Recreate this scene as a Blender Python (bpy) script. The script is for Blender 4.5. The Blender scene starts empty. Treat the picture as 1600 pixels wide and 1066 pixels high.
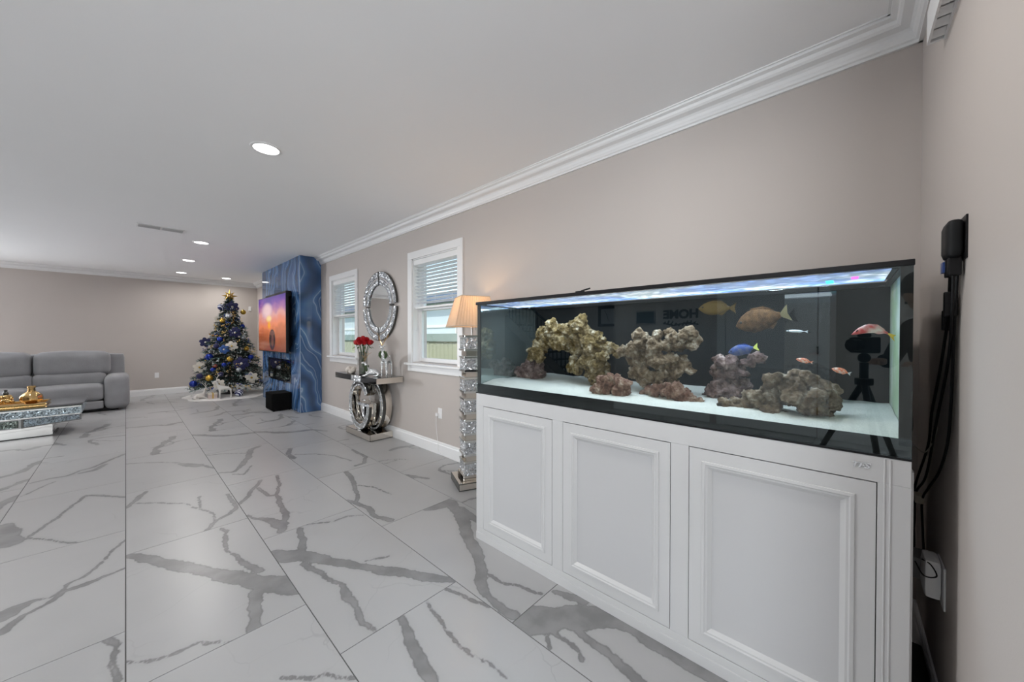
import bpy, bmesh, math, random
from mathutils import Vector, Matrix, noise
random.seed(11)
S = bpy.context.scene
COL = S.collection
PI = math.pi

# ------------------------------------------------------------------ camera
FPX, CAM_H = 561.0, 1.30
cam_d = bpy.data.cameras.new('camera'); cam = bpy.data.objects.new('camera', cam_d); COL.objects.link(cam)
cam_d.sensor_width = 36.0; cam_d.lens = 36.0 * FPX / 1600.0; cam_d.clip_start = 0.02; cam_d.clip_end = 200
th = math.radians(42.92)
cam.location = (0, 0, CAM_H)
cam.rotation_euler = (math.radians(90) - math.atan(6 / FPX), 0, th - PI / 2)
S.camera = cam

# ------------------------------------------------------------------ world, view
w = bpy.data.worlds.new('sky'); S.world = w; w.use_nodes = True
wn = w.node_tree.nodes; wl = w.node_tree.links
for n in list(wn): wn.remove(n)
sky = wn.new('ShaderNodeTexSky'); sky.sky_type = 'NISHITA'; sky.sun_disc = False
sky.sun_elevation = math.radians(48); sky.sun_rotation = math.radians(200); sky.air_density = 1.2; sky.dust_density = 2.5
bg = wn.new('ShaderNodeBackground'); bg.inputs['Strength'].default_value = 0.42
wo = wn.new('ShaderNodeOutputWorld')
wl.new(sky.outputs[0], bg.inputs['Color']); wl.new(bg.outputs[0], wo.inputs['Surface'])
S.view_settings.view_transform = 'Standard'; S.view_settings.look = 'None'
S.view_settings.exposure = 0.10; S.view_settings.gamma = 1.0; S.view_settings.use_curve_mapping = False
cy = S.cycles
cy.use_denoising = True; cy.max_bounces = 10; cy.diffuse_bounces = 6; cy.glossy_bounces = 5
cy.transmission_bounces = 6; cy.transparent_max_bounces = 14; cy.caustics_reflective = False; cy.caustics_refractive = False
cy.sample_clamp_indirect = 6.0

def area(name, loc, rot, sx, sy, power, color, parent=None, shape='RECTANGLE', spread=180):
    d = bpy.data.lights.new(name, 'AREA'); d.shape = shape; d.size = sx; d.size_y = sy
    d.energy = power; d.color = color; d.spread = math.radians(spread)
    o = bpy.data.objects.new(name, d); COL.objects.link(o); o.location = loc; o.rotation_euler = rot
    if parent is not None:
        o.parent = parent; o.location = Vector(loc) - Vector(WO[parent.name])
    return o
WO = {}
sun_d = bpy.data.lights.new('sun', 'SUN'); sun_d.energy = 3.0; sun_d.angle = math.radians(.6); sun_d.color = (1, .96, .9)
sun = bpy.data.objects.new('sun', sun_d); COL.objects.link(sun); sun.rotation_euler = Vector((.55, -.2, -.8)).to_track_quat('-Z', 'Y').to_euler()
# fill lights added out of view, shining like daylight from invented openings
SUN = [area('fill_light_far', (-4.55, 11.33, 1.15), (-PI / 2, 0, 0), .76, 2.1, 280, (.89, .945, 1)),
       area('fill_light_side', (-2.93, -1.85, 1.65), (0, -PI / 2, 0), 1.5, 2.5, 165, (.90, .95, 1))]

# ------------------------------------------------------------------ helpers
class MB:
    def __init__(s): s.v = []; s.f = []
    def add(s, vs, fs):
        n = len(s.v); s.v += [tuple(q) for q in vs]; s.f += [tuple(i + n for i in q) for q in fs]; return s
    def box(s, x0, y0, z0, x1, y1, z1):
        return s.add([(x0,y0,z0),(x1,y0,z0),(x1,y1,z0),(x0,y1,z0),(x0,y0,z1),(x1,y0,z1),(x1,y1,z1),(x0,y1,z1)],
                     [(0,3,2,1),(4,5,6,7),(0,1,5,4),(1,2,6,5),(2,3,7,6),(3,0,4,7)])
    def cyl(s, p0, p1, r0, r1=None, n=12):
        r1 = r0 if r1 is None else r1
        p0 = Vector(p0); p1 = Vector(p1); a = (p1 - p0).normalized()
        u = a.orthogonal().normalized(); w_ = a.cross(u)
        ring = lambda p, r: [p + r * (math.cos(t) * u + math.sin(t) * w_) for t in [2 * PI * i / n for i in range(n)]]
        return s.add(ring(p0, r0) + ring(p1, r1), [(i, (i + 1) % n, n + (i + 1) % n, n + i) for i in range(n)] + [tuple(range(n))[::-1], tuple(range(n, 2 * n))])
    def tube(s, pts, r, n=6):
        P = [Vector(p) for p in pts]; rr = r if isinstance(r, (list, tuple)) else [r] * len(P)
        vs = []; u = None
        for i, p in enumerate(P):
            t = (P[min(i + 1, len(P) - 1)] - P[max(i - 1, 0)]).normalized()
            u = t.orthogonal().normalized() if u is None else (u - t * u.dot(t)).normalized()
            w_ = t.cross(u)
            vs += [p + rr[i] * (math.cos(2 * PI * k / n) * u + math.sin(2 * PI * k / n) * w_) for k in range(n)]
        fs = [(i * n + k, i * n + (k + 1) % n, (i + 1) * n + (k + 1) % n, (i + 1) * n + k) for i in range(len(P) - 1) for k in range(n)]
        fs += [tuple(range(n))[::-1], tuple(range((len(P) - 1) * n, len(P) * n))]
        return s.add(vs, fs)
    def lathe(s, prof, c=(0, 0, 0), n=20, mod=None):
        vs = []
        for r, z in prof:
            for k in range(n):
                a = 2 * PI * k / n; q = r * (mod(a) if mod else 1)
                vs.append((c[0] + q * math.cos(a), c[1] + q * math.sin(a), c[2] + z))
        m = len(prof)
        fs = [(i * n + k, i * n + (k + 1) % n, (i + 1) * n + (k + 1) % n, (i + 1) * n + k) for i in range(m - 1) for k in range(n)]
        fs += [tuple(range(n))[::-1], tuple(range((m - 1) * n, m * n))]
        return s.add(vs, fs)
    def ball(s, c, r, n=12, m=8, sc=(1, 1, 1)):
        return s.lathe_s([(math.sin(PI * (i + .02) / (m + .04)) * r, -math.cos(PI * (i + .02) / (m + .04)) * r) for i in range(m + 1)], c, n, sc)
    def lathe_s(s, prof, c, n, sc):
        t = MB().lathe(prof, (0, 0, 0), n)
        return s.add([(c[0] + x * sc[0], c[1] + y * sc[1], c[2] + z * sc[2]) for x, y, z in t.v], t.f)
    def prism(s, poly, axis, a0, a1):
        n = len(poly)
        mk = {'x': lambda p, a: (a, p[0], p[1]), 'y': lambda p, a: (p[0], a, p[1]), 'z': lambda p, a: (p[0], p[1], a)}[axis]
        return s.add([mk(p, a0) for p in poly] + [mk(p, a1) for p in poly],
                     [(i, (i + 1) % n, n + (i + 1) % n, n + i) for i in range(n)] + [tuple(range(n))[::-1], tuple(range(n, 2 * n))])
    def rounded(s, x0, y0, z0, x1, y1, z1, r=.04, puff=0, n=10):
        """cushion: box grid pushed to a superellipsoid with softened edges"""
        b = bmesh.new(); bmesh.ops.create_cube(b, size=2)
        bmesh.ops.subdivide_edges(b, edges=b.edges[:], cuts=n, use_grid_fill=True)
        hx, hy, hz = (x1 - x0) / 2, (y1 - y0) / 2, (z1 - z0) / 2; r = min(r, hx, hy, hz)
        vs = []
        for v in b.verts:
            p = Vector((v.co.x * hx, v.co.y * hy, v.co.z * hz))
            q = Vector((max(-hx + r, min(hx - r, p.x)), max(-hy + r, min(hy - r, p.y)), max(-hz + r, min(hz - r, p.z))))
            d = p - q
            if d.length > 1e-6: d = d.normalized() * r
            o = q + d
            if puff:
                k = (1 - v.co.x ** 2) * (1 - v.co.z ** 2); o.y += math.copysign(puff * k, v.co.y) if abs(v.co.y) > .9 else 0
                k = (1 - v.co.x ** 2) * (1 - v.co.y ** 2); o.z += puff * k if v.co.z > .9 else 0
            vs.append((o.x + (x0 + x1) / 2, o.y + (y0 + y1) / 2, o.z + (z0 + z1) / 2))
        fs = [tuple(v.index for v in f.verts) for f in b.faces]; b.free()
        return s.add(vs, fs)
    def xf(s, M):
        s.v = [tuple(M @ Vector(q)) for q in s.v]; return s
    def mesh(s, name, smooth=False, off=(0, 0, 0)):
        me = bpy.data.meshes.new(name)
        me.from_pydata([(a - off[0], b - off[1], c - off[2]) for a, b, c in s.v], [], s.f)
        b = bmesh.new(); b.from_mesh(me); bmesh.ops.recalc_face_normals(b, faces=b.faces[:])
        if smooth:
            for f in b.faces: f.smooth = True
            for e in b.edges:
                if len(e.link_faces) == 2 and e.calc_face_angle(0) > .7: e.smooth = False
        b.to_mesh(me); b.free(); return me
    def build(s, name, m, parent=None, smooth=False, bevel=0, local=False, seg=2):
        off = WO[parent.name] if (parent is not None and not local) else (0, 0, 0)
        me = s.mesh(name, smooth, off); me.materials.append(m)
        return link(name, me, parent, bevel, seg)
def link(name, me, parent=None, bevel=0, seg=2):
    o = bpy.data.objects.new(name, me); COL.objects.link(o)
    if parent is not None: o.parent = parent; WO[o.name] = WO[parent.name]
    else: WO[o.name] = (0, 0, 0)
    if bevel:
        b = o.modifiers.new('bevel', 'BEVEL'); b.width = bevel; b.segments = seg; b.limit_method = 'ANGLE'; b.angle_limit = math.radians(40)
    return o
def thing(name, label, cat, loc=(0, 0, 0), rz=0, group=None):
    o = bpy.data.objects.new(name, None); COL.objects.link(o); o.location = loc; o.rotation_euler = (0, 0, rz)
    o.empty_display_size = .1; WO[o.name] = tuple(loc); o['label'] = label; o['category'] = cat
    if group: o['group'] = group
    return o
def tag(o, label, cat, group=None, kind=None):
    o['label'] = label; o['category'] = cat
    if group: o['group'] = group
    if kind: o['kind'] = kind
    return o
def struct(o, label=None):
    o['kind'] = 'structure'
    if label: o['label'] = label
    return o
def sroot(name, label, loc=(0, 0, 0)):
    o = bpy.data.objects.new(name, None); COL.objects.link(o); o.location = loc; WO[o.name] = tuple(loc); o.empty_display_size = .1
    return struct(o, label)
def evaluated(o, name):
    """freeze modifiers to a mesh"""
    dg = bpy.context.evaluated_depsgraph_get(); dg.update()
    me = bpy.data.meshes.new_from_object(o.evaluated_get(dg)); me.name = name
    old = o.data; o.modifiers.clear(); o.data = me; bpy.data.meshes.remove(old); return o
def skin(name, nodes, edges, m, parent=None, sub=2, off=(0, 0, 0)):
    """one continuous surface grown on a skeleton: nodes = [(x,y,z,r)]"""
    me = bpy.data.meshes.new(name); me.from_pydata([tuple(Vector(n[:3]) - Vector(off)) for n in nodes], edges, [])
    o = bpy.data.objects.new(name, me); COL.objects.link(o)
    sk = o.modifiers.new('skin', 'SKIN'); sk.use_smooth_shade = True
    for i, n in enumerate(nodes):
        r = n[3] if isinstance(n[3], tuple) else (n[3], n[3])
        me.skin_vertices[0].data[i].radius = r; me.skin_vertices[0].data[i].use_root = (i == 0)
    ss = o.modifiers.new('sub', 'SUBSURF'); ss.levels = sub; ss.render_levels = sub
    evaluated(o, name); o.data.materials.clear(); o.data.materials.append(m)
    for p in o.data.polygons: p.use_smooth = True
    if parent is not None: o.parent = parent; WO[o.name] = WO[parent.name]
    else: WO[o.name] = (0, 0, 0)
    return o

# ------------------------------------------------------------------ materials
MATS = {}
def mk(name, c, rough=.5, metal=0, var=.04, scale=6, bump=0, bscale=60, spec=.5, emit=0, ec=None, c2=None, coat=0, sheen=0, alpha=1, detail=4):
    m = bpy.data.materials.new(name); m.use_nodes = True; MATS[name] = m
    nt = m.node_tree; N = nt.nodes; L = nt.links; P = N['Principled BSDF']
    tc = N.new('ShaderNodeTexCoord'); no = N.new('ShaderNodeTexNoise'); no.inputs['Scale'].default_value = scale; no.inputs['Detail'].default_value = detail
    L.new(tc.outputs['Object'], no.inputs['Vector'])
    mx = N.new('ShaderNodeMix'); mx.data_type = 'RGBA'
    a = [x * (1 - var) for x in c]; b = [min(1, x * (1 + var)) for x in c]
    if c2: a, b = c, c2
    mx.inputs[6].default_value = (*a, 1); mx.inputs[7].default_value = (*b, 1)
    if c2:
        r = N.new('ShaderNodeValToRGB'); r.color_ramp.elements[0].position = .38; r.color_ramp.elements[1].position = .62
        L.new(no.outputs[0], r.inputs[0]); L.new(r.outputs[0], mx.inputs[0])
    else: L.new(no.outputs[0], mx.inputs[0])
    L.new(mx.outputs[2], P.inputs['Base Color'])
    P.inputs['Roughness'].default_value = rough; P.inputs['Metallic'].default_value = metal; P.inputs['Specular IOR Level'].default_value = spec
    P.inputs['Coat Weight'].default_value = coat; P.inputs['Sheen Weight'].default_value = sheen; P.inputs['Alpha'].default_value = alpha
    if emit: P.inputs['Emission Color'].default_value = (*(ec or c), 1); P.inputs['Emission Strength'].default_value = emit
    if bump:
        n2 = N.new('ShaderNodeTexNoise'); n2.inputs['Scale'].default_value = bscale; n2.inputs['Detail'].default_value = 3
        L.new(tc.outputs['Object'], n2.inputs['Vector'])
        bp = N.new('ShaderNodeBump'); bp.inputs['Strength'].default_value = bump; bp.inputs['Distance'].default_value = .01
        L.new(n2.outputs[0], bp.inputs['Height']); L.new(bp.outputs[0], P.inputs['Normal'])
    return m
def glass(name, tint, ior=1.5, gain=2.0, rough=0.0, refl=(1, 1, 1)):
    m = bpy.data.materials.new(name); m.use_nodes = True; nt = m.node_tree; N = nt.nodes; L = nt.links; N.remove(N['Principled BSDF'])
    tr = N.new('ShaderNodeBsdfTransparent'); tr.inputs[0].default_value = (*tint, 1)
    gl = N.new('ShaderNodeBsdfGlossy'); gl.inputs['Roughness'].default_value = rough
    fr = N.new('ShaderNodeFresnel'); fr.inputs[0].default_value = ior
    mu = N.new('ShaderNodeMath'); mu.operation = 'MULTIPLY'; mu.use_clamp = True; mu.inputs[1].default_value = gain
    ge = N.new('ShaderNodeNewGeometry'); bf2 = N.new('ShaderNodeMath'); bf2.operation = 'SUBTRACT'; bf2.inputs[0].default_value = 1; L.new(ge.outputs['Backfacing'], bf2.inputs[1])
    m2 = N.new('ShaderNodeMath'); m2.operation = 'MULTIPLY'; L.new(mu.outputs[0], m2.inputs[0]); L.new(bf2.outputs[0], m2.inputs[1])
    gl.inputs[0].default_value = (*refl, 1)
    mx = N.new('ShaderNodeMixShader'); L.new(fr.outputs[0], mu.inputs[0]); L.new(m2.outputs[0], mx.inputs[0])
    L.new(tr.outputs[0], mx.inputs[1]); L.new(gl.outputs[0], mx.inputs[2]); L.new(mx.outputs[0], N['Material Output'].inputs[0])
    MATS[name] = m; return m
def crystal(name, c=(.62, .64, .66), scale=120):
    m = bpy.data.materials.new(name); m.use_nodes = True; nt = m.node_tree; N = nt.nodes; L = nt.links; P = N['Principled BSDF']
    tc = N.new('ShaderNodeTexCoord'); vo = N.new('ShaderNodeTexVoronoi'); vo.inputs['Scale'].default_value = scale
    L.new(tc.outputs['Object'], vo.inputs['Vector'])
    r = N.new('ShaderNodeValToRGB'); e = r.color_ramp.elements
    e[0].position = .1; e[0].color = (*[x * .35 for x in c], 1); e[1].position = .75; e[1].color = (*[min(1, x * 1.35) for x in c], 1)
    sp = N.new('ShaderNodeSeparateColor'); L.new(vo.outputs['Color'], sp.inputs[0]); L.new(sp.outputs[0], r.inputs[0]); L.new(r.outputs[0], P.inputs['Base Color'])
    P.inputs['Metallic'].default_value = .65; P.inputs['Roughness'].default_value = .22
    nm = N.new('ShaderNodeVectorMath'); nm.operation = 'SUBTRACT'; nm.inputs[1].default_value = (.5, .5, .5); L.new(vo.outputs['Color'], nm.inputs[0])
    sc = N.new('ShaderNodeVectorMath'); sc.operation = 'SCALE'; sc.inputs['Scale'].default_value = .9; L.new(nm.outputs[0], sc.inputs[0])
    ge = N.new('ShaderNodeNewGeometry'); ad = N.new('ShaderNodeVectorMath'); L.new(ge.outputs['Normal'], ad.inputs[0]); L.new(sc.outputs[0], ad.inputs[1])
    nr = N.new('ShaderNodeVectorMath'); nr.operation = 'NORMALIZE'; L.new(ad.outputs[0], nr.inputs[0]); L.new(nr.outputs[0], P.inputs['Normal'])
    MATS[name] = m; return m

M_WALL = mk('greige_paint', (.52, .475, .445), .55, var=.015, scale=3, bump=.03, bscale=180, spec=.3)
M_CEIL = mk('ceiling_paint', (.92, .92, .925), .7, var=.01, scale=2, bump=.03, bscale=150, spec=.2)
M_TRIM = mk('white_trim_paint', (.80, .80, .80), .35, var=.01)
M_CAB = mk('white_lacquer', (.56, .56, .56), .28, var=.01, spec=.45)
M_CABP = mk('white_lacquer_panel', (.51, .51, .515), .35, var=.01, spec=.4)
M_GROUT = mk('grey_grout', (.13, .13, .13), .9, var=.1, scale=30)
M_BLACK = mk('black_plastic', (.007, .007, .008), .45, var=.2, spec=.25)
M_GLOSSB = mk('black_gloss', (.006, .007, .008), .06, var=.2)
M_MIRROR = mk('mirror_glass', (.86, .88, .87), .02, metal=1, var=.01)
M_MIRROR_W = mk('champagne_mirror', (.80, .75, .68), .05, metal=1, var=.03)
M_SMOKE = mk('smoked_mirror', (.30, .31, .31), .04, metal=1, var=.03)
M_EDGE = mk('dark_bevel_edge', (.05, .05, .045), .2, var=.2)
M_CRYS = crystal('crushed_crystal')
M_CRYSB = crystal('blue_grey_crushed_crystal', (.50, .60, .66), 90)
M_GOLD = mk('polished_gold', (.66, .44, .19), .18, metal=1, var=.12, scale=14)
M_GOLDM = mk('matte_gold', (.62, .40, .08), .38, metal=.6, var=.15, scale=20)
M_CHROME = mk('chrome', (.8, .8, .8), .12, metal=1, var=.03)
M_SOFA = mk('grey_suede', (.28, .283, .295), .9, var=.22, scale=5, bump=.15, bscale=90, spec=.15, sheen=.25)
M_GLASS = glass('clear_glass', (.93, .96, .95), 1.5, 1.6)
M_TANKG = glass('aquarium_glass', (.94, .965, .95), 1.5, 2.2, refl=(.80, .95, 1))
M_WATER = glass('water_surface', (.80, .92, 1.0), 1.33, 1.6, .05)
M_TOPG = glass('green_glass', (.55, .66, .60), 1.5, 2.4)
M_SMOKEG = glass('smoky_vase_glass', (.60, .62, .60), 1.5, 2.0)
M_PLATE = mk('white_plastic', (.80, .80, .80), .35, var=.01)
M_BLIND = mk('white_blind_slat', (.82, .82, .82), .45, var=.01)

# ------------------------------------------------------------------ measured data (metres)
VEINS = {"-1,0":[[[0.227,0.385,0.045],[0.246,0.435,0.0383],[0.278,0.474,0.0317],[0.321,0.507,0.0273],[0.355,0.543,0.0238],[0.389,0.609,0.0238],[0.434,0.6,0.0273],[0.485,0.602,0.0289],[0.537,0.619,0.0244],[0.597,0.639,0.02]],[[0.388,0.623,0.014],[0.397,0.668,0.014],[0.438,0.689,0.014],[0.478,0.759,0.014],[0.518,0.849,0.014],[0.545,0.945,0.014],[0.565,0.985,0.014],[0.597,1.052,0.014]],[[0.203,0.544,0.1],[0.241,0.581,0.06],[0.281,0.61,0.02]],[[0.282,0.603,0.012],[0.333,0.579,0.012],[0.383,0.628,0.012]]],"-1,-1":[[[0.547,1.215,0.03],[0.573,1.151,0.0225],[0.567,1.062,0.015],[0.564,1.008,0.0175],[0.579,0.903,0.02]]],"0,0":[[[0.003,1.198,0.04],[0.068,1.111,0.054],[0.14,0.966,0.064],[0.209,0.842,0.0705],[0.254,0.769,0.074],[0.32,0.651,0.0775],[0.382,0.524,0.084],[0.459,0.405,0.098],[0.505,0.313,0.118],[0.557,0.25,0.136],[0.618,0.178,0.15]],[[0.456,0.284,0.07],[0.423,0.171,0.06],[0.404,0.068,0.05],[0.389,0.002,0.06]],[[0.513,0.451,0.04],[0.467,0.597,0.0267],[0.448,0.72,0.0183],[0.407,0.837,0.015],[0.435,0.986,0.025],[0.46,1.11,0.025],[0.442,1.187,0.015]],[[0.002,0.185,0.012],[0.063,0.119,0.012],[0.119,0.092,0.012],[0.191,0.097,0.012],[0.214,0.09,0.012],[0.247,0.059,0.012],[0.301,0.005,0.012]]],"0,-1":[[[0.397,0.875,0.014],[0.445,0.823,0.014],[0.48,0.785,0.014],[0.523,0.768,0.014],[0.559,0.707,0.014],[0.595,0.669,0.014]]],"1,0":[[[0.001,0.975,0.13],[0.072,0.899,0.121],[0.12,0.839,0.096],[0.187,0.715,0.069],[0.241,0.605,0.06],[0.323,0.468,0.065],[0.381,0.367,0.07],[0.443,0.277,0.07],[0.496,0.175,0.068],[0.552,0.084,0.058],[0.599,0.005,0.04]],[[0.203,1.198,0.05],[0.172,1.035,0.045],[0.125,0.89,0.05]],[[0.096,0.761,0.04],[0.115,0.66,0.0333],[0.139,0.544,0.0267],[0.158,0.459,0.02],[0.176,0.391,0.0333],[0.162,0.314,0.0367],[0.158,0.232,0.03],[0.143,0.157,0.03],[0.135,0.101,0.025],[0.153,0.006,0.015]],[[0.349,0.523,0.011],[0.412,0.498,0.011],[0.465,0.467,0.011]],[[0.259,1.22,0.01],[0.405,1.125,0.01],[0.494,1.133,0.01],[0.582,1.065,0.01]]],"1,-1":[[[0.271,1.213,0.04],[0.244,1.105,0.044],[0.225,1.033,0.048],[0.21,0.981,0.05],[0.199,0.912,0.048],[0.192,0.843,0.04]],[[0.407,1.21,0.011],[0.387,1.094,0.011],[0.367,1.002,0.011],[0.356,0.901,0.011],[0.37,0.792,0.011],[0.386,0.743,0.011],[0.391,0.646,0.011]],[[0.531,1.211,0.015],[0.556,1.112,0.015],[0.579,1.025,0.015],[0.596,0.965,0.015]]],"2,0":[[[0.35,1.21,0.07],[0.431,1.181,0.0838],[0.527,1.169,0.09],[0.481,0.958,0.0892],[0.384,0.785,0.0823],[0.303,0.651,0.0754],[0.257,0.539,0.0685],[0.197,0.427,0.0615],[0.14,0.36,0.06],[0.088,0.327,0.0577],[0.049,0.245,0.0508],[0.037,0.168,0.05],[0.029,0.083,0.0531],[0.038,0.027,0.06]],[[0.14,0.344,0.015],[0.159,0.295,0.015],[0.156,0.225,0.015],[0.203,0.127,0.015],[0.213,0.068,0.015],[0.238,0.015,0.015]],[[0.541,1.033,0.04],[0.502,0.804,0.06]]],"2,-1":[[[0.009,1.205,0.14],[0.079,1.161,0.152],[0.146,1.105,0.156],[0.372,0.881,0.144],[0.363,0.65,0.132],[0.355,0.46,0.12]],[[0.129,1.219,0.014],[0.186,1.135,0.014],[0.234,0.994,0.014]],[[0.291,1.205,0.03],[0.342,1.061,0.06]],[[0.088,1.069,0.018],[0.086,0.995,0.018],[0.08,0.929,0.018],[0.055,0.889,0.018]],[[0.045,1.057,0.014],[0.011,1.012,0.014]],[[0.173,1.01,0.03],[0.145,0.77,0.04],[0.121,0.676,0.05]]],"1,1":[[[0.003,0.723,0.03],[0.055,0.793,0.03],[0.102,0.911,0.03],[0.189,1.038,0.03],[0.232,1.152,0.03]],[[0.183,0.968,0.024],[0.202,0.734,0.024],[0.244,0.689,0.024],[0.323,0.933,0.024],[0.372,1.172,0.024]],[[0.251,0.682,0.03],[0.214,0.436,0.0325],[0.205,0.276,0.035],[0.161,0.167,0.0425],[0.111,0.031,0.05]],[[0.006,0.449,0.015],[0.038,0.349,0.025],[0.094,0.264,0.05],[0.134,0.122,0.09]]],"0,1":[[[0.576,0.601,0.03],[0.573,0.376,0.03],[0.575,0.253,0.03],[0.518,0.174,0.03],[0.44,0.126,0.03],[0.372,0.007,0.03]],[[0.004,0.867,0.03],[0.044,0.975,0.03],[0.118,1.164,0.03]],[[0.057,0.915,0.011],[0.19,0.788,0.011],[0.32,0.617,0.011],[0.374,0.44,0.011]],[[0.409,0.713,0.012],[0.386,0.427,0.012],[0.437,0.261,0.012],[0.429,0.139,0.012]]],"-1,1":[[[0.02,0.67,0.12],[0.066,0.507,0.1],[0.108,0.295,0.1]],[[0.172,0.35,0.02],[0.235,0.535,0.0188],[0.307,0.78,0.0184],[0.374,1.023,0.0196],[0.45,0.941,0.022],[0.589,0.741,0.025]],[[0.161,0.32,0.012],[0.277,0.174,0.012],[0.336,0.06,0.012],[0.404,-0.003,0.012]]],"2,1":[[[0.249,1.199,0.05],[0.224,1.001,0.04],[0.168,0.818,0.03],[0.127,0.676,0.03],[0.041,0.502,0.03]],[[0.003,0.574,0.03],[0.036,0.446,0.035],[0.06,0.33,0.04],[0.036,0.161,0.045],[0.083,0.033,0.05]],[[0.181,0.823,0.012],[0.259,0.682,0.012],[0.295,0.426,0.012]]],"-1,2":[[[0.024,0.547,0.025],[0.122,0.585,0.025],[0.216,0.57,0.025],[0.299,0.687,0.025],[0.384,0.743,0.025],[0.496,0.944,0.025],[0.595,1.106,0.025]],[[0.313,0.579,0.04],[0.39,0.59,0.04],[0.457,0.767,0.04]],[[0.018,0.151,0.014],[0.083,0.291,0.014],[0.163,0.437,0.014]]],"0,2":[[[0.005,1.041,0.015],[0.251,0.846,0.015],[0.38,0.675,0.015]],[[0.378,0.64,0.03],[0.5,0.43,0.09]],[[0.459,0.501,0.03],[0.542,0.385,0.03],[0.599,0.223,0.03]]],"1,2":[[[0.006,0.435,0.02],[0.114,0.365,0.032],[0.2,0.519,0.044],[0.294,0.745,0.056],[0.392,1.077,0.056],[0.48,1.155,0.05]],[[-0.012,1.192,0.014],[0.139,1.122,0.014],[0.332,0.946,0.014]],[[0.093,0.296,0.014],[0.165,0.218,0.014],[0.268,0.445,0.014]]],"2,2":[[[0.103,1.178,0.04],[0.023,0.973,0.045],[0.031,0.785,0.05]],[[0.079,0.913,0.014],[0.246,0.765,0.014],[0.362,0.548,0.014],[0.415,0.259,0.014]],[[0.585,0.627,0.03],[0.575,0.442,0.0325],[0.575,0.259,0.035],[0.47,0.09,0.0375],[0.387,0.075,0.04]]]}
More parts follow.
